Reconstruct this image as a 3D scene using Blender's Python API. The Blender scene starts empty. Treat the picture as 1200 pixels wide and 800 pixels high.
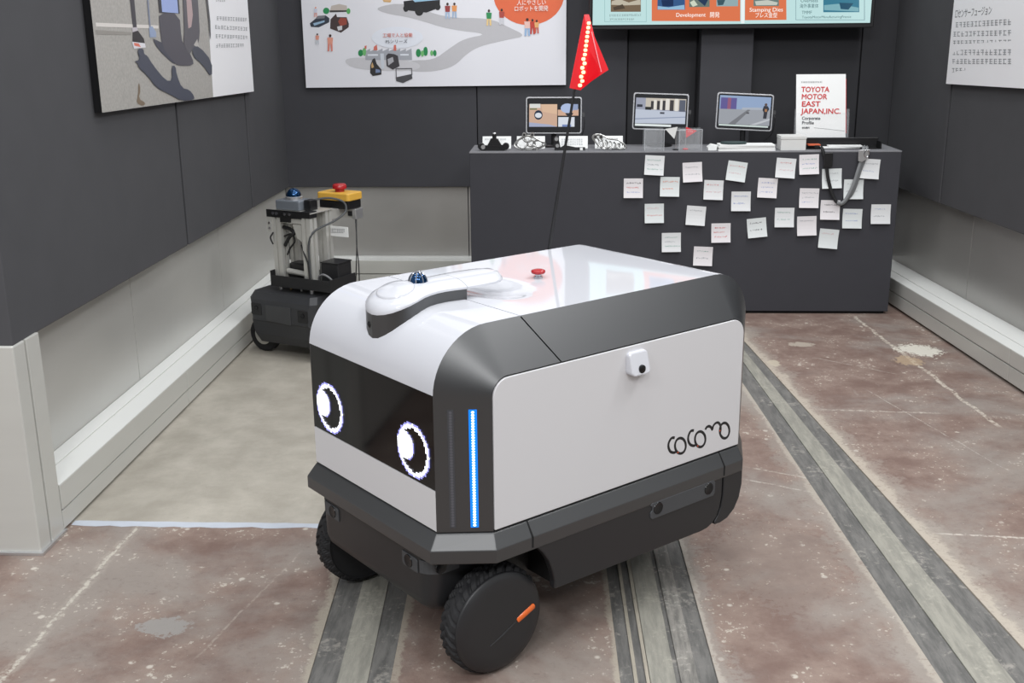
import bpy, bmesh, math, random
from mathutils import Vector, Matrix

scene = bpy.context.scene
COL = scene.collection
random.seed(7)

# ------------------------------------------------------------------ camera
def make_camera():
    f_px, pitch, yaw, roll, h = 1285.24, 0.2764, -0.0466, -0.0083, 1.1936
    cy, sy, cp, sp = math.cos(yaw), math.sin(yaw), math.cos(pitch), math.sin(pitch)
    fw = Vector((sy * cp, cy * cp, -sp))
    rt = Vector((cy, -sy, 0))
    up = rt.cross(fw)
    c, s = math.cos(roll), math.sin(roll)
    r2, u2 = c * rt + s * up, -s * rt + c * up
    cd = bpy.data.cameras.new('camera')
    cd.sensor_fit = 'HORIZONTAL'
    cd.sensor_width = 36.0
    cd.lens = f_px / 1200.0 * 36.0
    cd.clip_start = 0.05
    ob = bpy.data.objects.new('camera', cd)
    COL.objects.link(ob)
    m = Matrix((r2, u2, -fw)).transposed().to_4x4()
    m.translation = Vector((0, 0, h))
    ob.matrix_world = m
    scene.camera = ob
make_camera()

# ------------------------------------------------------------------ world, lamps, exposure
world = bpy.data.worlds.new('hall')
scene.world = world
world.use_nodes = True
bg = world.node_tree.nodes['Background']
bg.inputs[0].default_value = (0.95, 0.98, 1.0, 1)
bg.inputs[1].default_value = 0.62
scene.view_settings.view_transform = 'Standard'
scene.view_settings.look = 'None'
scene.view_settings.gamma = 1.0
scene.view_settings.exposure = 0.12
scene.view_settings.use_curve_mapping = False

def hall_or_fill_lamp(x, y, z, sx, sy, power, aim=None):
    ld = bpy.data.lights.new('hall_or_fill_lamp', 'AREA')
    ld.shape = 'RECTANGLE'
    ld.size, ld.size_y = sx, sy
    ld.energy = power
    ld.color = (0.98, 0.99, 1.0)
    ob = bpy.data.objects.new('hall_or_fill_lamp', ld)
    COL.objects.link(ob)
    ob.location = (x, y, z)
    if aim:
        d = Vector(aim) - Vector((x, y, z))
        ob.rotation_euler = d.to_track_quat('-Z', 'Y').to_euler()
for lx in (-2.6, -0.2, 2.2):
    for ly in (0.6, 3.2):
        hall_or_fill_lamp(lx, ly, 5.2, 0.9, 0.9, 30)
    hall_or_fill_lamp(lx * 0.8, -1.9, 3.7, 0.7, 0.7, 50, (lx * 0.35, 4.4, 0.7))  # unseen front fill, added behind the camera to brighten upright faces
# unseen fill lamps added over the right wall to brighten the robot's bevel
for lx, ly in ((1.62, 2.35), (1.52, 3.7)):
    hall_or_fill_lamp(lx, ly, 2.7, 0.6, 0.35, 15, (-0.6, ly + 0.2, 0.6))

# ------------------------------------------------------------------ helpers
def lin(c):
    r = []
    for v in c[:3]:
        v = v / 255.0
        r.append(v / 12.92 if v <= 0.04045 else ((v + 0.055) / 1.055) ** 2.4)
    return (r[0], r[1], r[2], 1.0)

def material(name, rgb, rough=0.5, metal=0.0, spec=0.5, vary=0.05, scale=30.0, bump=0.0, coat=0.0, coat_rough=0.05,
             emit=None, estr=0.0, stretch=None, rvary=0.0):
    m = bpy.data.materials.new(name)
    m.use_nodes = True
    nt = m.node_tree
    b = nt.nodes['Principled BSDF']
    b.inputs['Roughness'].default_value = rough
    b.inputs['Metallic'].default_value = metal
    b.inputs['Specular IOR Level'].default_value = spec
    b.inputs['Coat Weight'].default_value = coat
    b.inputs['Coat Roughness'].default_value = coat_rough
    c = lin(rgb)
    tc = nt.nodes.new('ShaderNodeTexCoord')
    nz = nt.nodes.new('ShaderNodeTexNoise')
    nz.inputs['Scale'].default_value = scale
    nz.inputs['Detail'].default_value = 5
    if stretch:
        mp = nt.nodes.new('ShaderNodeMapping')
        mp.inputs['Scale'].default_value = stretch
        nt.links.new(tc.outputs['Object'], mp.inputs['Vector'])
        nt.links.new(mp.outputs['Vector'], nz.inputs['Vector'])
    else:
        nt.links.new(tc.outputs['Object'], nz.inputs['Vector'])
    mx = nt.nodes.new('ShaderNodeMix')
    mx.data_type = 'RGBA'
    mx.inputs[6].default_value = tuple(max(0, v * (1 - vary)) for v in c[:3]) + (1,)
    mx.inputs[7].default_value = tuple(min(1, v * (1 + vary)) for v in c[:3]) + (1,)
    nt.links.new(nz.outputs['Fac'], mx.inputs[0])
    nt.links.new(mx.outputs[2], b.inputs['Base Color'])
    if rvary:
        mr = nt.nodes.new('ShaderNodeMapRange')
        mr.inputs['To Min'].default_value = max(0, rough - rvary)
        mr.inputs['To Max'].default_value = min(1, rough + rvary)
        nt.links.new(nz.outputs['Fac'], mr.inputs['Value'])
        nt.links.new(mr.outputs['Result'], b.inputs['Roughness'])
    if bump:
        bp = nt.nodes.new('ShaderNodeBump')
        bp.inputs['Strength'].default_value = bump
        bp.inputs['Distance'].default_value = 0.002
        nt.links.new(nz.outputs['Fac'], bp.inputs['Height'])
        nt.links.new(bp.outputs['Normal'], b.inputs['Normal'])
    if emit:
        b.inputs['Emission Color'].default_value = lin(emit)
        b.inputs['Emission Strength'].default_value = estr
    return m

_flat = {}
def flat(rgb, rough=0.6, emit=0.0):
    k = (tuple(rgb), rough, emit)
    if k not in _flat:
        if emit:
            _flat[k] = material('screen_pixels', (6, 6, 6), rough, emit=rgb, estr=emit, vary=0.0)
        else:
            _flat[k] = material('print', rgb, rough, vary=0.03, scale=60)
    return _flat[k]

def link(name, me, parent=None, loc=None):
    o = bpy.data.objects.new(name, me)
    COL.objects.link(o)
    if parent is not None:
        o.parent = parent
    if loc is not None:
        o.location = loc
    return o

def mk(name, verts, faces, mat, parent=None, smooth=False, angle=35, mat_ids=None):
    me = bpy.data.meshes.new(name)
    me.from_pydata([tuple(v) for v in verts], [], faces)
    bm = bmesh.new(); bm.from_mesh(me)
    if not mat_ids:
        bmesh.ops.recalc_face_normals(bm, faces=bm.faces)
    bm.to_mesh(me); bm.free()
    for m in (mat if isinstance(mat, (list, tuple)) else [mat]):
        me.materials.append(m)
    if mat_ids:
        for p, i in zip(me.polygons, mat_ids):
            p.material_index = i
    o = link(name, me, parent)
    if smooth:
        for p in me.polygons:
            p.use_smooth = True
        es = o.modifiers.new('split', 'EDGE_SPLIT')
        es.split_angle = math.radians(angle)
    return o

def bev(o, w=0.002, seg=2, ang=30):
    b = o.modifiers.new('bevel', 'BEVEL')
    b.width = w; b.segments = seg; b.limit_method = 'ANGLE'; b.angle_limit = math.radians(ang)
    return o

def box_vf(x0, x1, y0, y1, z0, z1):
    v = [(x0, y0, z0), (x1, y0, z0), (x1, y1, z0), (x0, y1, z0), (x0, y0, z1), (x1, y0, z1), (x1, y1, z1), (x0, y1, z1)]
    f = [(0, 3, 2, 1), (4, 5, 6, 7), (0, 1, 5, 4), (1, 2, 6, 5), (2, 3, 7, 6), (3, 0, 4, 7)]
    return v, f

def box(name, x0, x1, y0, y1, z0, z1, mat, parent=None, bevel=0.0):
    v, f = box_vf(x0, x1, y0, y1, z0, z1)
    o = mk(name, v, f, mat, parent)
    if bevel:
        bev(o, bevel)
    return o

class MB:
    """collects pieces that form ONE part"""
    def __init__(s): s.v = []; s.f = []
    def add(s, v, f):
        n = len(s.v); s.v += [tuple(q) for q in v]; s.f += [tuple(i + n for i in q) for q in f]; return s
    def box(s, *a): return s.add(*box_vf(*a))
    def tube(s, *a, **k): return s.add(*tube_vf(*a, **k))
    def build(s, name, mat, parent=None, smooth=False, angle=35): return mk(name, s.v, s.f, mat, parent, smooth, angle)

def prism_vf(poly, axis, a, b):
    """polygon (2D) extruded along axis from a to b. axis 'y': poly=(x,z); 'z': (x,y); 'x': (y,z)"""
    n = len(poly)
    def P(q, t):
        return {'x': (t, q[0], q[1]), 'y': (q[0], t, q[1]), 'z': (q[0], q[1], t)}[axis]
    v = [P(q, a) for q in poly] + [P(q, b) for q in poly]
    f = [tuple(range(n)), tuple(range(2 * n - 1, n - 1, -1))]
    f += [(i, (i + 1) % n, n + (i + 1) % n, n + i) for i in range(n)]
    return v, f

def prism(name, poly, axis, a, b, mat, parent=None, bevel=0.0, smooth=False):
    v, f = prism_vf(poly, axis, a, b)
    o = mk(name, v, f, mat, parent, smooth)
    if bevel: bev(o, bevel)
    return o

def tube_vf(pts, r, n=10, closed=False):
    pts = [Vector(p) for p in pts]
    N = len(pts)
    rad = r if isinstance(r, (list, tuple)) else [r] * N
    v = []; f = []
    ref = None
    for i, p in enumerate(pts):
        if closed:
            t = pts[(i + 1) % N] - pts[i - 1]
        else:
            t = pts[min(i + 1, N - 1)] - pts[max(i - 1, 0)]
        t.normalize()
        if ref is None:
            ref = t.orthogonal().normalized()
        ref = (ref - t * ref.dot(t)).normalized()
        b = t.cross(ref)
        for k in range(n):
            a = 2 * math.pi * k / n
            v.append(p + rad[i] * (math.cos(a) * ref + math.sin(a) * b))
    M = N if closed else N - 1
    for i in range(M):
        j = (i + 1) % N
        for k in range(n):
            f.append((i * n + k, i * n + (k + 1) % n, j * n + (k + 1) % n, j * n + k))
    if not closed:
        f.append(tuple(range(n - 1, -1, -1)))
        f.append(tuple(range((N - 1) * n, N * n)))
    return v, f

def tube(name, pts, r, mat, parent=None, n=10, closed=False):
    v, f = tube_vf(pts, r, n, closed)
    return mk(name, v, f, mat, parent, True, 50)

def curve_pts(pts, k=6, closed=False):
    """Catmull-Rom through control points"""
    P = [Vector(p) for p in pts]
    n = len(P); out = []
    rng = n if closed else n - 1
    for i in range(rng):
        if closed:
            a, b, c, d = P[i - 1], P[i], P[(i + 1) % n], P[(i + 2) % n]
        else:
            a, b, c, d = P[max(i - 1, 0)], P[i], P[i + 1], P[min(i + 2, n - 1)]
        for j in range(k):
            t = j / k
            out.append(0.5 * ((2 * b) + (c - a) * t + (2 * a - 5 * b + 4 * c - d) * t * t + (3 * b - a - 3 * c + d) * t ** 3))
    if not closed: out.append(P[-1])
    return out

def lathe_vf(prof, center, axis='z', n=32):
    """profile [(r,t)] revolved about axis through center"""
    v = []; f = []
    c = Vector(center)
    for r, t in prof:
        for k in range(n):
            a = 2 * math.pi * k / n
            p = {'z': (r * math.cos(a), r * math.sin(a), t), 'y': (r * math.cos(a), t, r * math.sin(a)), 'x': (t, r * math.cos(a), r * math.sin(a))}[axis]
            v.append(c + Vector(p))
    m = len(prof)
    for i in range(m - 1):
        for k in range(n):
            f.append((i * n + k, i * n + (k + 1) % n, (i + 1) * n + (k + 1) % n, (i + 1) * n + k))
    f.append(tuple(range(n - 1, -1, -1))); f.append(tuple(range((m - 1) * n, m * n)))
    return v, f

def lathe(name, prof, center, mat, parent=None, axis='z', n=32, angle=35):
    v, f = lathe_vf(prof, center, axis, n)
    return mk(name, v, f, mat, parent, True, angle)

def grid_shell(name, rows, mat, parent, thick=0.004, smooth=True, angle=30):
    """rows: list of equal length point rows -> a panel with real thickness"""
    n = len(rows[0]); v = [p for r in rows for p in r]; f = []
    for i in range(len(rows) - 1):
        for k in range(n - 1):
            f.append((i * n + k, i * n + k + 1, (i + 1) * n + k + 1, (i + 1) * n + k))
    o = mk(name, v, f, mat, parent)
    if smooth:
        for p in o.data.polygons: p.use_smooth = True
    return o

def solid(o, t, angle=30):
    s = o.modifiers.new('solid', 'SOLIDIFY'); s.thickness = t; s.offset = -1.0; s.use_even_offset = True
    e = o.modifiers.new('split', 'EDGE_SPLIT'); e.split_angle = math.radians(angle)
    return o

def orient(o, toward):
    """make an open panel's normals face away from point 'toward' so that solidify grows inward"""
    c = Vector(toward)
    s = sum((Vector(p.center) - c).dot(p.normal) * p.area for p in o.data.polygons)
    if s < 0:
        o.data.flip_normals()
    return o

def thing(name, label, cat, loc=(0, 0, 0), rotz=0.0, group=None):
    o = bpy.data.objects.new(name, None)
    o.empty_display_size = 0.05
    COL.objects.link(o)
    o.location = loc; o.rotation_euler = (0, 0, rotz)
    return tag(o, label, cat, group)

def tag(o, label, cat, group=None):
    o['label'] = label; o['category'] = cat
    if group: o['group'] = group
    return o

def struct(o, label=None):
    o['kind'] = 'structure'
    if label: o['label'] = label
    return o

def text_mesh(body, size, depth=0.0002, align='LEFT', spacing=1.0, bold=0.0):
    cu = bpy.data.curves.new('txt', 'FONT')
    cu.body = body; cu.size = size; cu.extrude = depth; cu.align_x = align; cu.space_character = spacing
    cu.resolution_u = 3; cu.offset = bold
    ob = bpy.data.objects.new('txt', cu); COL.objects.link(ob)
    dg = bpy.context.evaluated_depsgraph_get()
    me = bpy.data.meshes.new_from_object(ob.evaluated_get(dg))
    bpy.data.objects.remove(ob); bpy.data.curves.remove(cu)
    return me

def lettering(body, size, mat, parent, origin, xdir, ydir, width=None, align='LEFT', bold=0.0, name='lettering'):
    """text lying in the plane spanned by xdir,ydir at origin (coordinates in the parent's frame)"""
    me = text_mesh(body, size, align=align)
    if bold:
        bm = bmesh.new()
        for i, (ox, oy) in enumerate(((0, 0), (bold, 0), (-bold, 0), (0, bold), (0, -bold))):
            n0 = len(bm.verts); bm.from_mesh(me); bm.verts.ensure_lookup_table()
            for v in bm.verts[n0:]: v.co += Vector((ox, oy, i * 2e-5))
        bm.to_mesh(me); bm.free()
    X = Vector(xdir).normalized(); Y = Vector(ydir).normalized(); Z = X.cross(Y)
    sx = 1.0
    if width and len(me.vertices):
        xs = [v.co.x for v in me.vertices]; sx = width / max(1e-6, max(xs) - min(xs))
    O = Vector(origin)
    for v in me.vertices:
        c = v.co
        v.co = O + X * c.x * sx + Y * c.y + Z * c.z
    me.materials.clear(); me.materials.append(mat)
    return link(name, me, parent)

def poly_layer(name, items, place, parent, emit=0.0, step=0.0004, start=0.0004, rough=0.5):
    """flat print: list of (rgb, [points]) laid one above another by a hair; place(pt, lift) -> local xyz"""
    v = []; f = []; ids = []; mats = []
    for i, (rgb, pts) in enumerate(items):
        m = flat(rgb, rough, emit)
        if m not in mats: mats.append(m)
        n = len(v)
        v += [place(p, start + step * i) for p in pts]
        f.append(tuple(range(n, n + len(pts)))); ids.append(mats.index(m))
    return mk(name, v, f, mats, parent, mat_ids=ids)

def blur_lines(name, lines, place, parent, emit=0.0, lift=0.0006, rough=0.5):
    """rows of print too small to read: short dark strokes in each character cell"""
    rr = random.Random(5)
    items = []
    for (n, r, g, b), (A, B, C) in lines:
        A, B, C = (Vector(A), Vector(B), Vector(C))
        X = (B - A) / n; Y = (C - A)
        def q(i, a0, a1, b0, b1):
            o = A + X * i
            items.append(((r, g, b), [tuple(o + X * a0 + Y * b0), tuple(o + X * a1 + Y * b0), tuple(o + X * a1 + Y * b1), tuple(o + X * a0 + Y * b1)]))
        for i in range(n):
            k = rr.randint(0, 5)
            if k != 0: q(i, .08, .78, .02, .16)
            if k != 1: q(i, .08, .78, .44, .57)
            if k != 2: q(i, .08, .78, .84, .98)
            m = rr.uniform(.12, .55); q(i, m, m + .15, 0, 1)
    return poly_layer(name, items, place, parent, emit, step=0.0, start=lift, rough=rough)

def arc(cx, cy, r, a0, a1, n=10, ry=None):
    ry = r if ry is None else ry
    return [(cx + r * math.cos(math.radians(a0 + (a1 - a0) * i / n)), cy + ry * math.sin(math.radians(a0 + (a1 - a0) * i / n))) for i in range(n + 1)]

def rrect(x0, x1, y0, y1, r, n=6):
    return arc(x1 - r, y0 + r, r, -90, 0, n) + arc(x1 - r, y1 - r, r, 0, 90, n) + arc(x0 + r, y1 - r, r, 90, 180, n) + arc(x0 + r, y0 + r, r, 180, 270, n)

# flat print outlines, metres in the plane of their boards
LEFT_ART = [
  ((222,217,212),[(3.191,1.224),(3.693,1.218),(3.69,1.208),(3.19,1.213)]),
  ((128,112,94),[(3.472,1.051),(3.483,1.023),(3.457,0.997),(3.516,0.98),(3.488,0.971),(3.435,0.985),(3.454,1.006)]),
  ((150,146,140),[(3.185,1.204),(3.45,1.197),(3.448,1.189),(3.186,1.192)]),
  ((66,64,70),[(3.449,1.292),(3.512,1.293),(3.5,1.211),(3.468,1.211)]),
  ((196,190,196),[(3.46,1.211),(3.503,1.212),(3.509,1.197),(3.462,1.196)]),
  ((48,44,46),[(3.462,1.197),(3.506,1.202),(3.55,1.177),(3.555,1.163),(3.454,1.169)]),
  ((226,224,230),[(3.448,1.169),(3.555,1.163),(3.559,1.15),(3.459,1.148)]),
  ((220,120,100),[(3.463,1.166),(3.502,1.163),(3.518,1.152),(3.463,1.157)]),
  ((128,136,156),[(3.62,1.296),(3.647,1.297),(3.62,1.213),(3.607,1.211)]),
  ((150,166,196),[(3.604,1.211),(3.632,1.216),(3.664,1.197),(3.66,1.181),(3.602,1.181)]),
  ((70,72,84),[(3.622,1.178),(3.667,1.171),(3.836,1.14),(3.887,1.104),(3.823,1.091),(3.788,1.097),(3.666,1.143)]),
  ((82,80,88),[(3.706,1.258),(3.906,1.259),(3.905,1.169),(3.925,1.159),(4.007,1.106),(4.011,1.08),(3.84,1.085),(3.81,1.098),(3.708,1.147),(3.7,1.218)]),
  ((48,50,58),[(3.705,1.298),(3.925,1.304),(3.91,1.258),(3.71,1.258)]),
  ((160,178,228),[(3.74,1.292),(3.898,1.286),(3.895,1.259),(3.736,1.261)]),
  ((92,90,96),[(4.007,1.306),(4.135,1.309),(4.119,1.214),(4.085,1.152),(4.015,1.137),(3.969,1.117),(3.917,1.159),(3.948,1.214)]),
  ((186,162,162),[(4.028,1.276),(4.047,1.255),(4.019,1.214),(3.986,1.209),(3.985,1.234)]),
  ((190,186,182),[(4.03,1.152),(4.074,1.172),(4.08,1.152),(4.098,1.138),(4.058,1.144)]),
  ((72,76,88),[(4.018,1.147),(4.092,1.146),(4.226,1.09),(4.209,1.027),(4.109,1.082),(4.004,1.114)]),
  ((90,90,92),[(4.153,1.309),(4.173,1.31),(4.248,1.261),(4.232,1.161),(4.222,1.188),(4.222,1.258)]),
  ((72,76,90),[(3.492,1.148),(3.535,1.147),(3.537,1.129),(3.562,1.126),(3.6,1.097),(3.708,1.041),(3.772,1.038),(3.778,1.087),(3.817,1.086),(3.821,1.056),(3.862,1.009),(3.938,1.0),(3.984,0.976),(3.985,0.962),(3.85,0.965),(3.732,0.996),(3.619,1.021),(3.551,1.062),(3.476,1.092),(3.479,1.101),(3.448,1.111),(3.482,1.112),(3.497,1.121),(3.482,1.137)]),
]
LEFT_BASE = [
  ((166,161,153),[(3.186,1.357),(3.195,1.285),(3.17,0.978),(4.213,0.958),(4.267,1.312),(4.28,1.409)]),
  ((216,220,222),[(4.28,1.409),(4.267,1.312),(4.213,0.958),(4.777,0.949),(4.825,1.326),(4.836,1.435)]),
]
LEFT_TEXT = [
  ((12,158,160,164),[(4.334,1.254),(4.76,1.252),(4.33,1.24)]),
  ((12,158,160,164),[(4.303,1.222),(4.759,1.214),(4.3,1.208)]),
  ((12,158,160,164),[(4.302,1.188),(4.746,1.18),(4.298,1.174)]),
  ((12,158,160,164),[(4.298,1.153),(4.684,1.149),(4.294,1.139)]),
  ((5,158,160,164),[(4.341,1.314),(4.466,1.317),(4.339,1.308)]),
]
BACK_ART = [
  ((188,187,191),[(-0.869,1.301),(-0.726,1.323),(-0.55,1.251),(-0.336,1.249),(-0.253,1.209),(-0.165,1.168),(-0.254,1.152),(-0.385,1.124),(-0.446,1.09),(-0.507,1.032),(-0.604,1.009),(-0.712,1.01),(-0.796,1.036),(-0.711,1.063),(-0.602,1.062),(-0.529,1.113),(-0.456,1.159),(-0.337,1.178),(-0.527,1.199),(-0.692,1.252),(-0.835,1.276)]),
  ((200,199,203),[(-1.037,1.071),(-0.915,1.079),(-0.711,1.063),(-0.651,1.035),(-0.712,1.01),(-0.978,1.021)]),
  ((222,104,64),[(0.006,1.35),(0.004,1.326),(-0.003,1.304),(-0.015,1.283),(-0.031,1.263),(-0.051,1.247),(-0.075,1.233),(-0.1,1.224),(-0.128,1.218),(-0.156,1.216),(-0.185,1.218),(-0.212,1.224),(-0.238,1.235),(-0.261,1.249),(-0.281,1.265),(-0.297,1.285),(-0.309,1.306),(-0.316,1.329),(-0.318,1.353),(-0.315,1.376),(-0.308,1.399),(-0.296,1.42),(-0.279,1.438),(-0.259,1.455),(-0.236,1.468),(-0.21,1.477),(-0.183,1.483),(-0.155,1.485),(-0.127,1.482),(-0.1,1.476),(-0.075,1.466),(-0.052,1.453),(-0.032,1.436),(-0.016,1.417),(-0.004,1.396),(0.004,1.373)]),
  ((190,180,172),[(-1.08,1.283),(-1.071,1.309),(-1.033,1.317),(-0.999,1.309),(-0.997,1.284)]),
  ((60,58,58),[(-1.08,1.289),(-0.996,1.289),(-0.997,1.282),(-1.08,1.28)]),
  ((40,140,84),[(-1.081,1.287),(-1.083,1.281),(-1.087,1.276),(-1.093,1.273),(-1.1,1.273),(-1.106,1.276),(-1.11,1.281),(-1.111,1.287),(-1.109,1.293),(-1.105,1.298),(-1.099,1.301),(-1.092,1.301),(-1.086,1.298),(-1.082,1.293)]),
  ((90,170,96),[(-0.983,1.285),(-0.985,1.278),(-0.988,1.273),(-0.993,1.272),(-0.997,1.273),(-1.001,1.278),(-1.001,1.285),(-1.0,1.291),(-0.996,1.296),(-0.992,1.298),(-0.987,1.296),(-0.984,1.291)]),
  ((52,58,70),[(-1.176,1.232),(-1.149,1.252),(-1.137,1.265),(-1.1,1.267),(-1.083,1.254),(-1.085,1.236),(-1.135,1.214),(-1.172,1.216)]),
  ((150,180,205),[(-1.161,1.232),(-1.106,1.245),(-1.107,1.237),(-1.156,1.221)]),
  ((120,122,128),[(-1.149,1.252),(-1.136,1.264),(-1.103,1.265),(-1.106,1.254)]),
  ((66,52,52),[(-1.078,1.249),(-1.051,1.274),(-1.047,1.259),(-1.002,1.258),(-0.993,1.228),(-0.995,1.213),(-1.032,1.189),(-1.082,1.208)]),
  ((150,70,56),[(-1.043,1.239),(-1.031,1.256),(-1.002,1.253),(-1.003,1.226),(-1.033,1.218)]),
  ((206,206,210),[(-1.049,1.216),(-1.025,1.221),(-1.026,1.202),(-1.045,1.198)]),
  ((26,26,30),[(-0.734,1.326),(-0.694,1.331),(-0.565,1.34),(-0.566,1.297),(-0.63,1.275),(-0.732,1.288)]),
  ((30,30,33),[(-0.643,1.283),(-0.644,1.275),(-0.649,1.267),(-0.656,1.262),(-0.663,1.261),(-0.671,1.262),(-0.677,1.267),(-0.682,1.275),(-0.683,1.284),(-0.681,1.292),(-0.676,1.3),(-0.67,1.304),(-0.662,1.306),(-0.654,1.304),(-0.648,1.299),(-0.644,1.292)]),
  ((30,30,33),[(-0.712,1.294),(-0.713,1.286),(-0.718,1.281),(-0.725,1.279),(-0.731,1.281),(-0.735,1.287),(-0.737,1.294),(-0.735,1.302),(-0.73,1.307),(-0.724,1.309),(-0.717,1.307),(-0.713,1.301)]),
  ((30,30,33),[(-0.563,1.3),(-0.565,1.293),(-0.57,1.287),(-0.577,1.285),(-0.583,1.287),(-0.587,1.293),(-0.589,1.3),(-0.587,1.308),(-0.582,1.313),(-0.576,1.315),(-0.569,1.313),(-0.565,1.308)]),
  ((150,190,215),[(-0.691,1.331),(-0.567,1.34),(-0.567,1.331),(-0.681,1.322)]),
  ((210,170,110),[(-0.831,1.333),(-0.789,1.332),(-0.795,1.322),(-0.826,1.324)]),
  ((224,228,237),[(-0.649,1.164),(-0.651,1.155),(-0.659,1.146),(-0.67,1.137),(-0.685,1.13),(-0.703,1.124),(-0.724,1.12),(-0.747,1.117),(-0.77,1.116),(-0.794,1.118),(-0.816,1.12),(-0.837,1.125),(-0.855,1.131),(-0.87,1.139),(-0.88,1.147),(-0.887,1.156),(-0.889,1.166),(-0.886,1.175),(-0.879,1.184),(-0.867,1.193),(-0.852,1.2),(-0.834,1.206),(-0.813,1.21),(-0.79,1.213),(-0.767,1.213),(-0.744,1.212),(-0.721,1.209),(-0.701,1.205),(-0.683,1.199),(-0.668,1.191),(-0.657,1.183),(-0.651,1.174)]),
  ((162,165,173),[(-0.923,1.065),(-0.921,1.105),(-0.899,1.116),(-0.899,1.104),(-0.867,1.117),(-0.867,1.104),(-0.84,1.117),(-0.84,1.104),(-0.81,1.117),(-0.811,1.104),(-0.786,1.115),(-0.787,1.104),(-0.757,1.115),(-0.758,1.103),(-0.73,1.115),(-0.731,1.103),(-0.704,1.116),(-0.703,1.064)]),
  ((220,224,232),[(-0.911,1.091),(-0.862,1.091),(-0.863,1.084),(-0.911,1.084)]),
  ((220,224,232),[(-0.758,1.091),(-0.718,1.091),(-0.718,1.084),(-0.758,1.084)]),
  ((30,132,76),[(-0.932,1.097),(-0.933,1.09),(-0.937,1.085),(-0.942,1.082),(-0.947,1.082),(-0.952,1.085),(-0.955,1.09),(-0.955,1.097),(-0.954,1.104),(-0.95,1.109),(-0.946,1.112),(-0.94,1.112),(-0.936,1.109),(-0.933,1.104)]),
  ((110,180,110),[(-0.918,1.102),(-0.919,1.094),(-0.922,1.088),(-0.925,1.084),(-0.929,1.084),(-0.932,1.088),(-0.934,1.094),(-0.935,1.102),(-0.934,1.11),(-0.931,1.117),(-0.927,1.12),(-0.924,1.12),(-0.92,1.117),(-0.918,1.11)]),
  ((30,132,76),[(-0.661,1.095),(-0.662,1.087),(-0.665,1.081),(-0.67,1.077),(-0.675,1.077),(-0.68,1.081),(-0.683,1.087),(-0.684,1.095),(-0.683,1.103),(-0.679,1.11),(-0.674,1.113),(-0.669,1.113),(-0.665,1.11),(-0.661,1.103)]),
  ((30,132,76),[(-0.628,1.102),(-0.629,1.093),(-0.632,1.085),(-0.637,1.082),(-0.641,1.082),(-0.646,1.086),(-0.648,1.093),(-0.649,1.102),(-0.648,1.111),(-0.645,1.118),(-0.64,1.122),(-0.635,1.122),(-0.631,1.118),(-0.629,1.11)]),
  ((110,180,110),[(-0.646,1.092),(-0.647,1.085),(-0.65,1.08),(-0.654,1.078),(-0.658,1.08),(-0.66,1.085),(-0.661,1.092),(-0.66,1.1),(-0.657,1.105),(-0.653,1.107),(-0.65,1.105),(-0.647,1.1)]),
  ((110,180,110),[(-0.602,1.094),(-0.604,1.088),(-0.606,1.083),(-0.61,1.082),(-0.614,1.084),(-0.616,1.088),(-0.617,1.094),(-0.616,1.1),(-0.613,1.105),(-0.61,1.107),(-0.606,1.105),(-0.603,1.1)]),
  ((30,132,76),[(-0.587,1.094),(-0.588,1.087),(-0.591,1.082),(-0.595,1.08),(-0.599,1.082),(-0.602,1.087),(-0.603,1.094),(-0.602,1.101),(-0.599,1.107),(-0.595,1.108),(-0.591,1.106),(-0.588,1.101)]),
  ((206,110,96),[(-0.88,1.125),(-0.866,1.134),(-0.864,1.109),(-0.883,1.108)]),
  ((206,110,96),[(-0.786,1.132),(-0.776,1.132),(-0.775,1.106),(-0.789,1.106)]),
  ((206,110,96),[(-0.924,1.128),(-0.914,1.131),(-0.916,1.115),(-0.923,1.115)]),
  ((44,42,44),[(-0.889,1.068),(-0.878,1.074),(-0.87,1.047),(-0.849,1.021),(-0.85,0.998),(-0.891,0.992),(-0.903,1.006),(-0.901,1.04)]),
  ((196,160,110),[(-0.897,1.04),(-0.89,1.055),(-0.884,1.032),(-0.895,1.027)]),
  ((120,136,170),[(-0.876,1.024),(-0.856,1.02),(-0.855,1.008),(-0.877,1.006)]),
  ((58,56,60),[(-0.825,1.083),(-0.814,1.094),(-0.787,1.091),(-0.769,1.083),(-0.763,1.036),(-0.795,1.02),(-0.824,1.037)]),
  ((170,170,176),[(-0.818,1.068),(-0.793,1.078),(-0.789,1.057),(-0.816,1.039)]),
  ((200,206,214),[(-0.852,1.094),(-0.835,1.094),(-0.835,1.027),(-0.849,1.021)]),
  ((72,72,76),[(-0.783,0.985),(-0.707,1.0),(-0.704,0.979),(-0.749,0.959),(-0.781,0.968)]),
  ((90,90,94),[(-0.782,1.026),(-0.704,1.027),(-0.704,1.023),(-0.782,1.022)]),
  ((90,90,94),[(-0.782,1.026),(-0.778,1.026),(-0.778,0.974),(-0.782,0.974)]),
  ((90,90,94),[(-0.708,1.027),(-0.704,1.027),(-0.704,0.995),(-0.708,0.995)]),
  ((60,40,36),[(-0.525,1.312),(-0.526,1.308),(-0.529,1.306),(-0.532,1.306),(-0.535,1.308),(-0.536,1.312),(-0.535,1.316),(-0.532,1.318),(-0.528,1.318),(-0.526,1.316)]),
  ((150,60,60),[(-0.543,1.304),(-0.518,1.304),(-0.521,1.277),(-0.541,1.277)]),
  ((170,190,215),[(-0.541,1.277),(-0.532,1.277),(-0.536,1.247),(-0.543,1.247)]),
  ((170,190,215),[(-0.53,1.277),(-0.521,1.277),(-0.52,1.247),(-0.528,1.247)]),
  ((60,40,36),[(-0.493,1.312),(-0.495,1.309),(-0.497,1.306),(-0.501,1.306),(-0.503,1.309),(-0.504,1.312),(-0.503,1.316),(-0.5,1.318),(-0.497,1.318),(-0.494,1.316)]),
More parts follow.
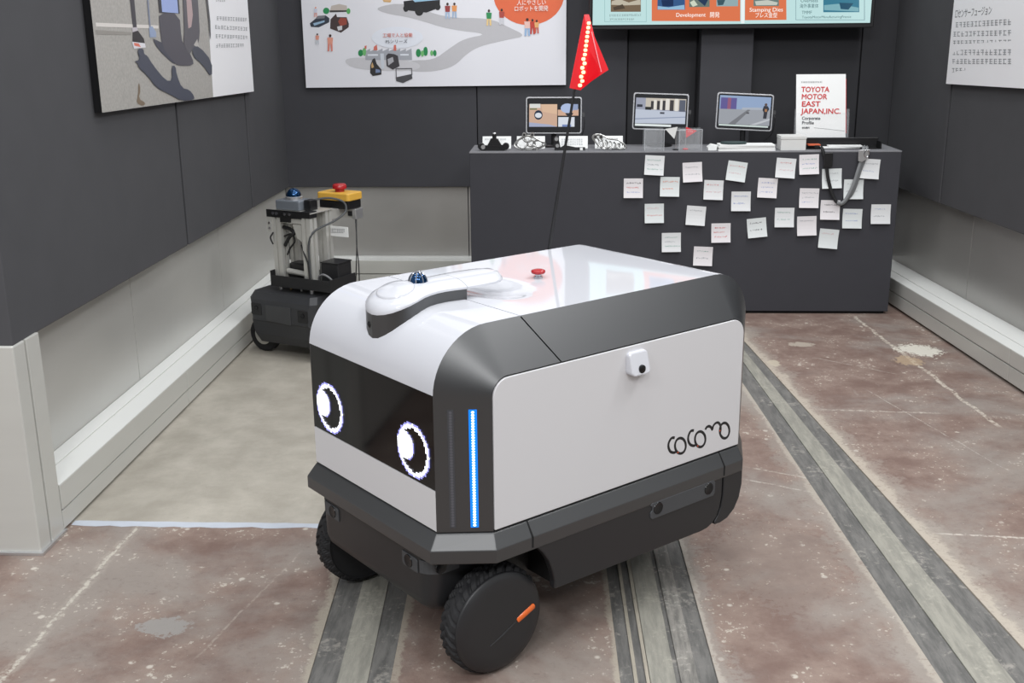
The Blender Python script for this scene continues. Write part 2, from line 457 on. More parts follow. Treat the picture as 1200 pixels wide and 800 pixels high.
  ((222,150,90),[(-0.511,1.305),(-0.487,1.305),(-0.49,1.279),(-0.509,1.279)]),
  ((160,180,205),[(-0.509,1.279),(-0.501,1.279),(-0.504,1.25),(-0.511,1.251)]),
  ((160,180,205),[(-0.498,1.279),(-0.49,1.279),(-0.489,1.25),(-0.497,1.25)]),
  ((60,40,36),[(-0.334,1.28),(-0.335,1.277),(-0.338,1.274),(-0.341,1.274),(-0.344,1.277),(-0.345,1.28),(-0.344,1.284),(-0.341,1.287),(-0.338,1.287),(-0.335,1.284)]),
  ((40,140,84),[(-0.352,1.273),(-0.327,1.272),(-0.33,1.245),(-0.35,1.245)]),
  ((230,200,140),[(-0.35,1.245),(-0.341,1.245),(-0.344,1.215),(-0.352,1.215)]),
  ((230,200,140),[(-0.339,1.245),(-0.33,1.245),(-0.329,1.215),(-0.337,1.215)]),
  ((60,40,36),[(-0.275,1.284),(-0.276,1.28),(-0.279,1.278),(-0.282,1.278),(-0.285,1.28),(-0.286,1.284),(-0.285,1.287),(-0.282,1.29),(-0.279,1.29),(-0.276,1.287)]),
  ((170,70,60),[(-0.293,1.276),(-0.268,1.276),(-0.271,1.248),(-0.291,1.249)]),
  ((205,206,212),[(-0.291,1.249),(-0.282,1.249),(-0.285,1.218),(-0.293,1.218)]),
  ((205,206,212),[(-0.28,1.249),(-0.271,1.248),(-0.27,1.218),(-0.277,1.218)]),
  ((60,40,36),[(-0.156,1.24),(-0.158,1.236),(-0.161,1.234),(-0.165,1.234),(-0.168,1.236),(-0.169,1.241),(-0.168,1.245),(-0.164,1.247),(-0.161,1.247),(-0.158,1.245)]),
  ((230,190,180),[(-0.177,1.232),(-0.149,1.232),(-0.151,1.201),(-0.174,1.202)]),
  ((150,180,215),[(-0.174,1.202),(-0.164,1.202),(-0.167,1.168),(-0.176,1.168)]),
  ((150,180,215),[(-0.161,1.202),(-0.151,1.201),(-0.15,1.168),(-0.159,1.168)]),
  ((60,40,36),[(-0.134,1.237),(-0.135,1.234),(-0.137,1.232),(-0.141,1.232),(-0.143,1.234),(-0.144,1.238),(-0.143,1.241),(-0.141,1.243),(-0.137,1.243),(-0.135,1.241)]),
  ((190,60,46),[(-0.151,1.23),(-0.127,1.23),(-0.129,1.204),(-0.149,1.204)]),
  ((190,60,46),[(-0.149,1.204),(-0.14,1.204),(-0.143,1.175),(-0.15,1.176)]),
  ((190,60,46),[(-0.138,1.204),(-0.129,1.204),(-0.128,1.175),(-0.135,1.175)]),
  ((60,40,36),[(-0.115,1.234),(-0.115,1.231),(-0.118,1.229),(-0.121,1.229),(-0.123,1.231),(-0.124,1.234),(-0.123,1.237),(-0.121,1.239),(-0.118,1.239),(-0.115,1.237)]),
  ((226,170,110),[(-0.13,1.228),(-0.109,1.228),(-0.111,1.205),(-0.128,1.205)]),
  ((200,90,70),[(-0.128,1.205),(-0.12,1.205),(-0.123,1.179),(-0.129,1.179)]),
  ((200,90,70),[(-0.118,1.205),(-0.111,1.205),(-0.11,1.179),(-0.116,1.179)]),
  ((60,40,36),[(-1.139,1.183),(-1.14,1.18),(-1.142,1.178),(-1.145,1.178),(-1.147,1.18),(-1.147,1.183),(-1.146,1.185),(-1.144,1.187),(-1.142,1.187),(-1.14,1.185)]),
  ((220,150,130),[(-1.152,1.177),(-1.135,1.177),(-1.138,1.158),(-1.152,1.158)]),
  ((200,205,212),[(-1.152,1.158),(-1.146,1.158),(-1.149,1.137),(-1.154,1.137)]),
  ((200,205,212),[(-1.144,1.158),(-1.138,1.158),(-1.138,1.137),(-1.143,1.137)]),
  ((60,40,36),[(-1.077,1.176),(-1.079,1.172),(-1.082,1.169),(-1.086,1.169),(-1.088,1.172),(-1.089,1.176),(-1.088,1.18),(-1.085,1.182),(-1.081,1.182),(-1.078,1.18)]),
  ((220,150,130),[(-1.097,1.168),(-1.07,1.167),(-1.074,1.138),(-1.096,1.138)]),
  ((214,130,116),[(-1.096,1.138),(-1.087,1.138),(-1.091,1.106),(-1.099,1.106)]),
  ((214,130,116),[(-1.084,1.138),(-1.074,1.138),(-1.075,1.106),(-1.083,1.106)]),
  ((226,150,120),[(-1.141,1.301),(-1.142,1.299),(-1.144,1.297),(-1.146,1.297),(-1.148,1.299),(-1.148,1.301),(-1.147,1.304),(-1.145,1.305),(-1.143,1.305),(-1.141,1.304)]),
  ((200,205,220),[(-1.153,1.296),(-1.137,1.296),(-1.139,1.279),(-1.152,1.279)]),
  ((220,160,150),[(-1.152,1.279),(-1.147,1.279),(-1.149,1.26),(-1.154,1.26)]),
  ((220,160,150),[(-1.145,1.279),(-1.139,1.279),(-1.14,1.26),(-1.144,1.26)]),
]
RIGHT_TEXT = [
  ((14,150,152,156),[(1.605,4.742,1.21),(1.641,4.252,1.219),(1.605,4.737,1.19)]),
  ((14,150,152,156),[(1.604,4.755,1.173),(1.642,4.242,1.18),(1.604,4.75,1.154)]),
  ((14,150,152,156),[(1.604,4.75,1.138),(1.643,4.234,1.146),(1.605,4.745,1.118)]),
  ((14,150,152,156),[(1.605,4.745,1.101),(1.643,4.225,1.112),(1.605,4.741,1.081)]),
  ((14,150,152,156),[(1.605,4.74,1.065),(1.644,4.217,1.079),(1.605,4.735,1.046)]),
  ((4,150,152,156),[(1.605,4.735,1.029),(1.616,4.593,1.034),(1.606,4.73,1.01)]),
]
TV_ART = [
  ((150,190,192),[(0.184,1.422),(0.186,1.422),(0.189,1.226),(0.187,1.226)]),
  ((150,190,192),[(0.367,1.42),(0.369,1.42),(0.374,1.224),(0.372,1.224)]),
  ((150,190,192),[(0.187,1.228),(0.374,1.226),(0.374,1.224),(0.187,1.226)]),
  ((226,122,82),[(0.392,1.42),(0.78,1.416),(0.789,1.224),(0.397,1.228)]),
  ((226,122,82),[(0.801,1.422),(0.979,1.42),(0.992,1.228),(0.809,1.228)]),
  ((240,250,250),[(0.783,1.422),(0.798,1.422),(0.808,1.215),(0.793,1.215)]),
  ((122,104,84),[(0.212,1.401),(0.344,1.4),(0.348,1.268),(0.214,1.269)]),
  ((196,188,170),[(0.218,1.314),(0.25,1.324),(0.293,1.308),(0.344,1.321),(0.346,1.298),(0.277,1.296),(0.216,1.299)]),
  ((84,72,60),[(0.224,1.288),(0.266,1.301),(0.278,1.283),(0.229,1.275)]),
  ((56,92,140),[(0.418,1.399),(0.538,1.398),(0.543,1.275),(0.421,1.276)]),
  ((150,190,220),[(0.422,1.292),(0.47,1.286),(0.539,1.296),(0.541,1.276),(0.422,1.277)]),
  ((30,50,90),[(0.437,1.317),(0.49,1.319),(0.491,1.291),(0.443,1.289)]),
  ((110,124,116),[(0.557,1.398),(0.647,1.397),(0.651,1.286),(0.561,1.286)]),
  ((210,220,200),[(0.563,1.306),(0.581,1.316),(0.598,1.295),(0.577,1.287)]),
  ((40,60,90),[(0.597,1.316),(0.645,1.321),(0.63,1.29)]),
  ((150,176,180),[(0.676,1.397),(0.771,1.396),(0.776,1.288),(0.681,1.288)]),
  ((60,90,100),[(0.682,1.315),(0.719,1.317),(0.71,1.294),(0.688,1.292)]),
  ((110,130,126),[(0.838,1.4),(0.949,1.399),(0.955,1.287),(0.844,1.288)]),
  ((200,206,196),[(0.849,1.308),(0.904,1.313),(0.95,1.302),(0.945,1.291),(0.855,1.291)]),
  ((120,150,160),[(1.02,1.419),(1.022,1.419),(1.034,1.227),(1.032,1.227)]),
  ((120,150,160),[(1.317,1.416),(1.319,1.416),(1.335,1.224),(1.332,1.224)]),
  ((120,150,160),[(1.032,1.229),(1.334,1.226),(1.335,1.224),(1.032,1.227)]),
  ((60,126,150),[(1.142,1.397),(1.297,1.395),(1.308,1.258),(1.151,1.259)]),
  ((130,180,190),[(1.152,1.289),(1.213,1.294),(1.304,1.277),(1.305,1.261),(1.154,1.268)]),
  ((40,86,110),[(1.218,1.299),(1.28,1.296),(1.26,1.269),(1.226,1.272)]),
]
TV_TEXT = [
  ((18,120,140,142),[(0.208,1.258),(0.35,1.259),(0.208,1.249)]),
  ((13,120,140,142),[(0.208,1.241),(0.32,1.24),(0.209,1.233)]),
]
LOGO = [[(-0.1764,0.3803),(-0.1672,0.3817),(-0.1595,0.3739),(-0.1589,0.3635),(-0.1651,0.3526),(-0.1757,0.3474),(-0.1826,0.3482)],[(-0.2114,0.3538),(-0.2111,0.3494),(-0.2096,0.3456),(-0.2072,0.3427),(-0.2039,0.3408),(-0.2,0.3401),(-0.1957,0.3405),(-0.1914,0.3422),(-0.1873,0.345),(-0.1838,0.3486),(-0.181,0.3528),(-0.1792,0.3574),(-0.1784,0.362),(-0.1788,0.3663),(-0.1802,0.3701),(-0.1826,0.373),(-0.1859,0.3749),(-0.1898,0.3756),(-0.194,0.3752),(-0.1983,0.3735),(-0.2024,0.3708),(-0.2059,0.3672),(-0.2088,0.363),(-0.2106,0.3584),(-0.2114,0.3538)],[(-0.2347,0.3824),(-0.2252,0.383),(-0.2186,0.3743),(-0.2186,0.3636),(-0.2256,0.3528),(-0.2366,0.3475),(-0.2437,0.3487)],[(-0.2723,0.3534),(-0.272,0.3489),(-0.2706,0.3451),(-0.2682,0.3421),(-0.2649,0.3401),(-0.261,0.3393),(-0.2568,0.3398),(-0.2525,0.3415),(-0.2484,0.3442),(-0.2449,0.3479),(-0.2421,0.3522),(-0.2402,0.3568),(-0.2394,0.3615),(-0.2397,0.3659),(-0.2411,0.3697),(-0.2435,0.3727),(-0.2467,0.3746),(-0.2506,0.3754),(-0.2548,0.375),(-0.2591,0.3734),(-0.2631,0.3707),(-0.2667,0.367),(-0.2696,0.3628),(-0.2715,0.3581),(-0.2723,0.3534)],[(-0.271,0.3754),(-0.2744,0.3798),(-0.2816,0.3807),(-0.2892,0.3763),(-0.2932,0.3701),(-0.2964,0.3781),(-0.3035,0.3825),(-0.3122,0.3813),(-0.3188,0.3736),(-0.3208,0.3626),(-0.3182,0.3544)],[(-0.3495,0.3544),(-0.3493,0.3499),(-0.348,0.3459),(-0.3457,0.3428),(-0.3426,0.3407),(-0.3389,0.3399),(-0.3348,0.3403),(-0.3306,0.3419),(-0.3267,0.3446),(-0.3232,0.3483),(-0.3204,0.3526),(-0.3186,0.3573),(-0.3177,0.362),(-0.318,0.3665),(-0.3193,0.3705),(-0.3215,0.3736),(-0.3246,0.3756),(-0.3283,0.3765),(-0.3323,0.3761),(-0.3365,0.3746),(-0.3404,0.3719),(-0.3439,0.3682),(-0.3467,0.3639),(-0.3486,0.3592),(-0.3495,0.3544)]]

# ------------------------------------------------------------------ materials
FABRIC = material('charcoal_panel_cloth', (79, 79, 82), 0.85, vary=0.08, scale=9, bump=0.02, spec=0.25)
FABRIC3 = material('dark_panel_cloth', (66, 66, 70), 0.85, vary=0.08, scale=9, bump=0.02, spec=0.25)
FABRIC2 = material('dark_cladding', (52, 52, 55), 0.8, vary=0.08, scale=9, spec=0.25)
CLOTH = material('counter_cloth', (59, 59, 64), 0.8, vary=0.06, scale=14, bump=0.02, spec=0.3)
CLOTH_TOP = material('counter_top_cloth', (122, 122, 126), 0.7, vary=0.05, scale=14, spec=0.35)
ALU = material('satin_aluminium', (203, 203, 198), 0.36, metal=0.2, vary=0.05, scale=3, stretch=(1, 1, 8), rvary=0.05)
ALU_SHEET = material('brushed_metal_sheet', (196, 195, 191), 0.36, metal=0.35, vary=0.12, scale=2.2, stretch=(1, 1, 2.5), rvary=0.08)
LEDGE = material('toplit_ledge', (232, 233, 230), 0.35, vary=0.03, scale=6)  # light from above put into the whiter colour of the ledge tops
ALU_SHEET2 = material('dull_metal_sheet', (172, 170, 167), 0.32, metal=0.5, vary=0.14, scale=2.2, stretch=(1, 1, 2.5), rvary=0.08)
ALU_BRIGHT = material('bright_aluminium', (205, 205, 206), 0.3, metal=0.8, vary=0.05, scale=20)
GAPMAT = material('shadow_gap', (12, 12, 13), 0.9, vary=0.05)
BOARD = material('poster_board', (246, 246, 249), 0.45, vary=0.015, scale=4)
BLACK = material('black_plastic', (22, 22, 24), 0.35, vary=0.1, scale=40)
MATTE_BLACK = material('matt_black_plastic', (27, 27, 29), 0.6, vary=0.1, scale=60)
WHITE_PAPER = material('white_paper', (232, 233, 232), 0.7, vary=0.02, scale=12)
INK_RED = material('red_ink', (196, 52, 54), 0.6, vary=0.03)
INK_GREY = material('grey_ink', (70, 72, 76), 0.6, vary=0.03)
INK_WHITE = material('white_ink', (244, 244, 240), 0.6, vary=0.01)

# ---- floor paint
class NG:
    def __init__(s, m): s.nt = m.node_tree; s.L = s.nt.links
    def n(s, t): return s.nt.nodes.new(t)
    def val(s, sock, v):
        if isinstance(v, (int, float)): sock.default_value = v
        else: s.L.new(v, sock)
    def m(s, op, a, b=0.0, clamp=False):
        q = s.n('ShaderNodeMath'); q.operation = op; q.use_clamp = clamp
        s.val(q.inputs[0], a); s.val(q.inputs[1], b); return q.outputs[0]
    def ramp(s, v, a, b):
        q = s.n('ShaderNodeMapRange'); q.interpolation_type = 'SMOOTHSTEP'
        s.val(q.inputs['Value'], v); q.inputs['From Min'].default_value = a; q.inputs['From Max'].default_value = b
        return q.outputs['Result']
    def noise(s, vec, scale, detail=6, rough=0.6, dist=0.0):
        q = s.n('ShaderNodeTexNoise'); q.inputs['Scale'].default_value = scale; q.inputs['Detail'].default_value = detail
        q.inputs['Roughness'].default_value = rough; q.inputs['Distortion'].default_value = dist
        if vec is not None: s.L.new(vec, q.inputs['Vector'])
        return q.outputs['Fac']
    def mix(s, f, a, b):
        q = s.n('ShaderNodeMix'); q.data_type = 'RGBA'
        s.val(q.inputs[0], f)
        for sock, c in ((q.inputs[6], a), (q.inputs[7], b)):
            if isinstance(c, tuple): sock.default_value = lin(c)
            else: s.L.new(c, sock)
        return q.outputs[2]

RAIL = dict(L0=(-.490, -.05), L1=(-.434, -.05), L2=(-.376, -.05), L3=(-.330, -.04),
            C0=(.112, -.02), C1=(.139, -.02), C2=(.146, -.02), C3=(.162, -.02), C4=(.169, -.018), C5=(.219, -.016),
            C6=(.229, -.016), C7=(.262, -.018), C8=(.298, -.022),
            R0=(.718, -.049), R1=(.781, -.053), R2=(.852, -.070), R3=(.922, -.088))
def rail_x(k, y): return RAIL[k][0] + RAIL[k][1] * (y - 2.0)

def floor_material():
    m = bpy.data.materials.new('worn_painted_concrete'); m.use_nodes = True
    g = NG(m); b = m.node_tree.nodes['Principled BSDF']
    geo = g.n('ShaderNodeNewGeometry'); pos = geo.outputs['Position']
    sp = g.n('ShaderNodeSeparateXYZ'); g.L.new(pos, sp.inputs[0]); X, Y = sp.outputs[0], sp.outputs[1]
    big = g.noise(pos, 1.6, 7, .62, .4); mid = g.noise(pos, 7, 8, .68); fine = g.noise(pos, 55, 8, .72); grit = g.noise(pos, 210, 3, .6)
    # stretched scratches
    mp = g.n('ShaderNodeMapping'); mp.inputs['Scale'].default_value = (9, 2.2, 1); mp.inputs['Rotation'].default_value = (0, 0, 1.35)
    g.L.new(pos, mp.inputs['Vector']); scr = g.noise(mp.outputs[0], 5, 9, .78, .6)
    paint = g.mix(g.ramp(mid, .35, .68), (118, 97, 89), (144, 126, 116))
    paint = g.mix(g.m('MULTIPLY', g.ramp(big, .45, .62), .75), paint, (150, 143, 136))
    paint = g.mix(g.m('MULTIPLY', g.ramp(fine, .52, .70), .35), paint, (98, 82, 77))
    paint = g.mix(g.m('MULTIPLY', g.ramp(scr, .60, .70), .55), paint, (158, 150, 142))
    mp2 = g.n('ShaderNodeMapping'); mp2.inputs['Scale'].default_value = (3, 16, 1); mp2.inputs['Rotation'].default_value = (0, 0, .5)
    g.L.new(pos, mp2.inputs['Vector']); scr2 = g.noise(mp2.outputs[0], 7, 9, .75, 1.2)
    paint = g.mix(g.m('MULTIPLY', g.m('MULTIPLY', g.ramp(scr2, .63, .68), g.ramp(big, .40, .60)), .6), paint, (184, 176, 166))
    v2 = g.n('ShaderNodeTexVoronoi'); v2.inputs['Scale'].default_value = 48; g.L.new(pos, v2.inputs['Vector'])
    fleck = g.m('MULTIPLY', g.ramp(g.m('ADD', v2.outputs['Distance'], g.m('MULTIPLY', fine, .35)), .36, .27), g.ramp(mid, .46, .60))
    paint = g.mix(g.m('MULTIPLY', fleck, .75), paint, (190, 182, 170))
    dk = g.m('MULTIPLY', g.ramp(scr2, .40, .34), .4); paint = g.mix(dk, paint, (88, 72, 68))
    speck = g.ramp(g.m('ADD', g.m('MULTIPLY', fine, .7), g.m('MULTIPLY', mid, .45)), .665, .70)
    paint = g.mix(g.m('MULTIPLY', speck, .8), paint, (196, 188, 176))
    vor = g.n('ShaderNodeTexVoronoi'); vor.inputs['Scale'].default_value = 17; g.L.new(pos, vor.inputs['Vector'])
    chip = g.m('MULTIPLY', g.ramp(vor.outputs['Distance'], .16, .08), g.ramp(mid, .5, .56))
    paint = g.mix(g.m('MULTIPLY', chip, .75), paint, (204, 197, 186))
    def band(k, side, w, col, fac):
        nonlocal paint
        x0, sl = RAIL[k]
        d = g.m('MULTIPLY', g.m('SUBTRACT', X, g.m('ADD', x0, g.m('MULTIPLY', g.m('SUBTRACT', Y, 2.0), sl))), side)
        d = g.m('ADD', d, g.m('MULTIPLY', g.m('SUBTRACT', mid, .5), w * 3.4))
        d = g.m('ADD', d, g.m('MULTIPLY', g.m('SUBTRACT', fine, .5), w * 2.6))
        f = g.m('MULTIPLY', g.ramp(d, w, w * .45), g.ramp(d, -.03, -.02))
        paint = g.mix(g.m('MULTIPLY', g.m('MULTIPLY', f, g.ramp(fine, .25, .5)), fac), paint, col)
    band('R3', 1, .075, (166, 158, 148), .5); band('R3', 1, .034, (188, 178, 164), .7); band('R0', -1, .060, (156, 150, 142), .5); band('R0', -1, .018, (180, 172, 160), .6)
    band('C0', -1, .016, (170, 162, 148), .8); band('C8', 1, .050, (150, 143, 136), .7); band('C8', 1, .015, (178, 170, 160), .7)
    band('L0', -1, .024, (168, 160, 146), .8); band('L3', 1, .018, (168, 160, 146), .7)
    def crack(x0, y0, x1, y1, w, col, fac=.85, wob=.02):
        nonlocal paint
        L = math.hypot(x1 - x0, y1 - y0); ux, uy = (x1 - x0) / L, (y1 - y0) / L
        dx, dy = g.m('SUBTRACT', X, x0), g.m('SUBTRACT', Y, y0)
        al = g.m('ADD', g.m('MULTIPLY', dx, ux), g.m('MULTIPLY', dy, uy))
        ac = g.m('ADD', g.m('SUBTRACT', g.m('MULTIPLY', dx, uy), g.m('MULTIPLY', dy, ux)), g.m('MULTIPLY', g.m('SUBTRACT', mid, .5), wob))
        f = g.m('MULTIPLY', g.ramp(g.m('ABSOLUTE', ac), w, w * .4), g.m('MULTIPLY', g.ramp(al, -.03, .03), g.ramp(al, L + .03, L - .03)))
        f = g.m('MULTIPLY', f, g.ramp(fine, .42, .56))
        paint = g.mix(g.m('MULTIPLY', f, fac), paint, col)
    crack(-1.075, 1.3, -1.066, 2.49, .020, (170, 162, 152), .5, .05)
    crack(-1.075, 1.3, -1.066, 2.49, .006, (200, 194, 182), .7, .05)
    crack(1.255, 4.62, 1.355, 3.27, .011, (202, 194, 180), .85, .05)
    crack(.838, 3.41, 1.212, 3.383, .008, (180, 172, 162), .8)
    crack(.537, 2.909, .80, 2.78, .006, (190, 184, 174), .6)
    crack(.93, 2.50, 1.3, 2.46, .006, (196, 188, 178), .9)
    crack(.50, 2.83, .66, 2.75, .005, (192, 186, 176), .7)
    crack(1.05, 3.6, 1.25, 2.9, .003, (180, 174, 166), .7); crack(.95, 4.0, 1.2, 3.8, .004, (176, 170, 160), .6)
    crack(-.62, 2.35, -.72, 1.9, .004, (170, 160, 150), .6)
    def blob(cx, cy, rx, ry, col, fac):
        nonlocal paint
        d = g.m('ADD', g.m('POWER', g.m('DIVIDE', g.m('SUBTRACT', X, cx), rx), 2), g.m('POWER', g.m('DIVIDE', g.m('SUBTRACT', Y, cy), ry), 2))
        d = g.m('ADD', d, g.m('MULTIPLY', g.m('SUBTRACT', mid, .5), 4.0))
        d = g.m('ADD', d, g.m('MULTIPLY', g.m('SUBTRACT', fine, .5), 5.0))
        paint = g.mix(g.m('MULTIPLY', g.ramp(d, 1.05, .8), fac), paint, col)
    blob(1.365, 4.11, .075, .095, (214, 210, 198), .95); blob(1.295, 3.97, .05, .06, (186, 164, 134), .6)
    blob(-.83, 2.01, .055, .04, (150, 146, 142), .9); blob(.94, 4.18, .05, .03, (180, 172, 158), .7); blob(.79, 3.93, .022, .04, (186, 176, 158), .8)
    blob(.52, 2.35, .16, .22, (142, 132, 124), .35)
    # the cleaner, uncoated bay behind the white line
    bare = g.mix(g.ramp(mid, .3, .7), (162, 156, 145), (184, 178, 167))
    bare = g.mix(g.m('MULTIPLY', g.ramp(big, .42, .62), .6), bare, (152, 146, 135))
    bare = g.mix(g.m('MULTIPLY', g.ramp(fine, .62, .72), .5), bare, (130, 123, 112))
    reg = g.m('MULTIPLY', g.ramp(g.m('ADD', Y, g.m('MULTIPLY', g.m('SUBTRACT', fine, .5), .02)), 2.495, 2.505), g.ramp(X, -.40, -.42))
    colr = g.mix(reg, paint, bare)
    g.L.new(colr, b.inputs['Base Color'])
    rg = g.m('ADD', .52, g.m('MULTIPLY', mid, .3)); g.L.new(rg, b.inputs['Roughness'])
    b.inputs['Specular IOR Level'].default_value = .35
    bp = g.n('ShaderNodeBump'); bp.inputs['Strength'].default_value = .5; bp.inputs['Distance'].default_value = .003
    g.L.new(g.m('ADD', g.m('MULTIPLY', fine, .6), g.m('MULTIPLY', grit, .4)), bp.inputs['Height']); g.L.new(bp.outputs[0], b.inputs['Normal'])
    return m

def strip_material(name, a, b_, c, amt):
    m = bpy.data.materials.new(name); m.use_nodes = True
    g = NG(m); b = m.node_tree.nodes['Principled BSDF']
    geo = g.n('ShaderNodeNewGeometry'); pos = geo.outputs['Position']
    mid = g.noise(pos, 9, 8, .7); fine = g.noise(pos, 70, 7, .7)
    mp = g.n('ShaderNodeMapping'); mp.inputs['Scale'].default_value = (14, 2, 1); g.L.new(pos, mp.inputs['Vector']); st = g.noise(mp.outputs[0], 4, 8, .7)
    c1 = g.mix(g.ramp(st, .35, .65), a, b_)
    c1 = g.mix(g.m('MULTIPLY', g.ramp(g.m('ADD', g.m('MULTIPLY', mid, .6), g.m('MULTIPLY', fine, .5)), .58, .68), amt), c1, c)
    g.L.new(c1, b.inputs['Base Color']); b.inputs['Roughness'].default_value = .6; b.inputs['Specular IOR Level'].default_value = .35
    bp = g.n('ShaderNodeBump'); bp.inputs['Strength'].default_value = .4; bp.inputs['Distance'].default_value = .002
    g.L.new(fine, bp.inputs['Height']); g.L.new(bp.outputs[0], b.inputs['Normal'])
    return m

FLOOR = floor_material()
STRIP_DARK = strip_material('dark_rubber_infill', (92, 91, 89), (118, 116, 113), (158, 153, 146), .75)
STRIP_CONC = strip_material('concrete_infill', (134, 132, 124), (156, 153, 143), (176, 172, 160), .6)
STRIP_PALE = strip_material('pale_edge_mortar', (150, 144, 132), (172, 164, 150), (120, 114, 106), .6)
STRIP_MOTT = strip_material('mottled_infill', (108, 106, 102), (146, 142, 136), (172, 168, 160), .8)

# ------------------------------------------------------------------ floor
Y0, Y1 = -3.0, 5.45
def floor_piece(mb, a, b, z):
    xa0 = a if isinstance(a, (int, float)) else rail_x(a, Y0); xa1 = a if isinstance(a, (int, float)) else rail_x(a, Y1)
    xb0 = b if isinstance(b, (int, float)) else rail_x(b, Y0); xb1 = b if isinstance(b, (int, float)) else rail_x(b, Y1)
    v, f = prism_vf([(xa0, Y0), (xb0, Y0), (xb1, Y1), (xa1, Y1)], 'z', z - .06, z)
    mb.add(v, f)
mb = MB()
for a, b in ((-5.0, 'L0'), ('L3', 'C0'), ('C8', 'R0'), ('R3', 5.0)): floor_piece(mb, a, b, 0.0)
floor = struct(mb.build('floor', FLOOR))
for a, b, z, m in (('L0', 'L1', -.0035, STRIP_DARK), ('L1', 'L2', -.001, STRIP_CONC), ('L2', 'L3', -.0035, STRIP_DARK),
                   ('C0', 'C1', -.004, STRIP_DARK), ('C1', 'C2', -.001, STRIP_PALE), ('C2', 'C3', -.004, STRIP_DARK), ('C3', 'C4', -.0005, STRIP_PALE),
                   ('C4', 'C5', -.001, STRIP_CONC), ('C5', 'C6', -.005, STRIP_DARK), ('C6', 'C7', -.0015, STRIP_MOTT), ('C7', 'C8', -.004, STRIP_DARK),
                   ('R0', 'R1', -.004, STRIP_DARK), ('R1', 'R2', -.001, STRIP_CONC), ('R2', 'R3', -.004, STRIP_DARK)):
    mb = MB(); floor_piece(mb, a, b, z); mb.build('floor_strip', m, floor)
WLINE = material('bluish_white_line_paint', (190, 196, 206), .6, vary=.08, scale=40)
mbp = [(-1.235, 2.488)] + [(-1.235 + i * .033, 2.486 + random.uniform(-.006, .005)) for i in range(1, 23)] + [(-.497, 2.488), (-.497, 2.512)] + [(-.497 - i * .033, 2.513 + random.uniform(-.002, .002)) for i in range(1, 23)] + [(-1.235, 2.512)]
prism('floor_line', mbp, 'z', 0.0, 0.0008, WLINE, floor)

# ------------------------------------------------------------------ walls
ZT = 2.45
# left wall: core, dark panels, metal sheets, base beams, end post
wl = struct(box('wall_left', -1.46, -1.352, 2.33, 5.30, 0.0, ZT, FABRIC2))
def lpx(y): return -1.238 - .0293 * (y - 2.33)      # the cladding stands a little closer at its near end
def lpz(y): return 1.1936 + .7116 * lpx(y) / 1.30
for a, b in ((2.330, 3.642), (3.662, 4.548), (4.568, 5.296)):
    xa, xb, za, zb = lpx(a), lpx(b), lpz(a), lpz(b)
    v = [(-1.351, a, za), (xa, a, za), (xb, b, zb), (-1.351, b, zb), (-1.351, a, ZT - .01), (xa, a, ZT - .01), (xb, b, ZT - .01), (-1.351, b, ZT - .01)]
    bev(mk('wall_panel', v, box_vf(0, 1, 0, 1, 0, 1)[1], FABRIC, wl), .003)
for a, b in ((2.449, 3.286), (3.290, 4.196), (4.200, 5.29)):
    box('metal_sheet', -1.3515, -1.346, a, b, .10, .516, ALU_SHEET, wl, .001)
for a, b in ((2.449, 3.398), (3.401, 5.188)):
    box('base_beam', -1.350, -1.234, a, b, .008, .056, ALU, wl, .002)
    box('base_beam', -1.350, -1.232, a, b, .060, .1245, ALU, wl, .002)
box('base_ledge', -1.345, -1.301, 2.449, 5.20, .1245, .1275, LEDGE, wl, .001)
box('base_ledge', -1.298, -1.233, 2.449, 5.19, .1246, .1262, LEDGE, wl, .0006)
box('corner_post', -1.345, -1.234, 2.384, 2.447, .004, .5165, ALU, wl, .002)
box('corner_post', -1.345, -1.236, 2.325, 2.381, .004, .5165, ALU, wl, .004)
box('post_foot', -1.35, -1.228, 2.318, 2.452, 0.0, .008, ALU_BRIGHT, wl, .001)
# the neighbouring stand's partition, turning away from the end post
wn = struct(box('wall_neighbour', -3.2, -1.353, 2.335, 2.42, 0.0, ZT, FABRIC2))
box('wall_panel', -2.3, -1.365, 2.315, 2.335, .482, ZT - .01, FABRIC, wn, .003)
box('metal_sheet', -2.3, -1.365, 2.325, 2.3345, .02, .481, ALU_SHEET, wn, .001)

# right wall, built square and turned about its foot
wr = struct(box('wall_right', .052, .15, -1.75, 1.32, 0.0, ZT, FABRIC2))
for a, b in ((-1.75, -.36), (-.346, .636), (.650, 1.31)):
    box('wall_panel', -.003, .051, a, b, .4835, ZT - .01, FABRIC, wr, .003)
for a, b in ((-1.7, -.78), (-.776, .408), (.412, 1.30)):
    box('metal_sheet', .043, .0515, a, b, .10, .483, ALU_SHEET2, wr, .001)
for a, b in ((-1.7, -.3), (-.297, 1.30)):
    box('base_beam', -.105, .05, a, b, .010, .066, ALU, wr, .002)
    box('base_beam', -.107, .05, a, b, .070, .1245, ALU, wr, .002)
box('base_ledge', -.05, .042, -1.7, 1.30, .1245, .1275, LEDGE, wr, .001)
box('base_ledge', -.106, -.053, -1.7, 1.30, .1246, .1262, LEDGE, wr, .0006)
wr.location = (1.6285, 4.0, 0); wr.rotation_euler = (0, 0, .0742)

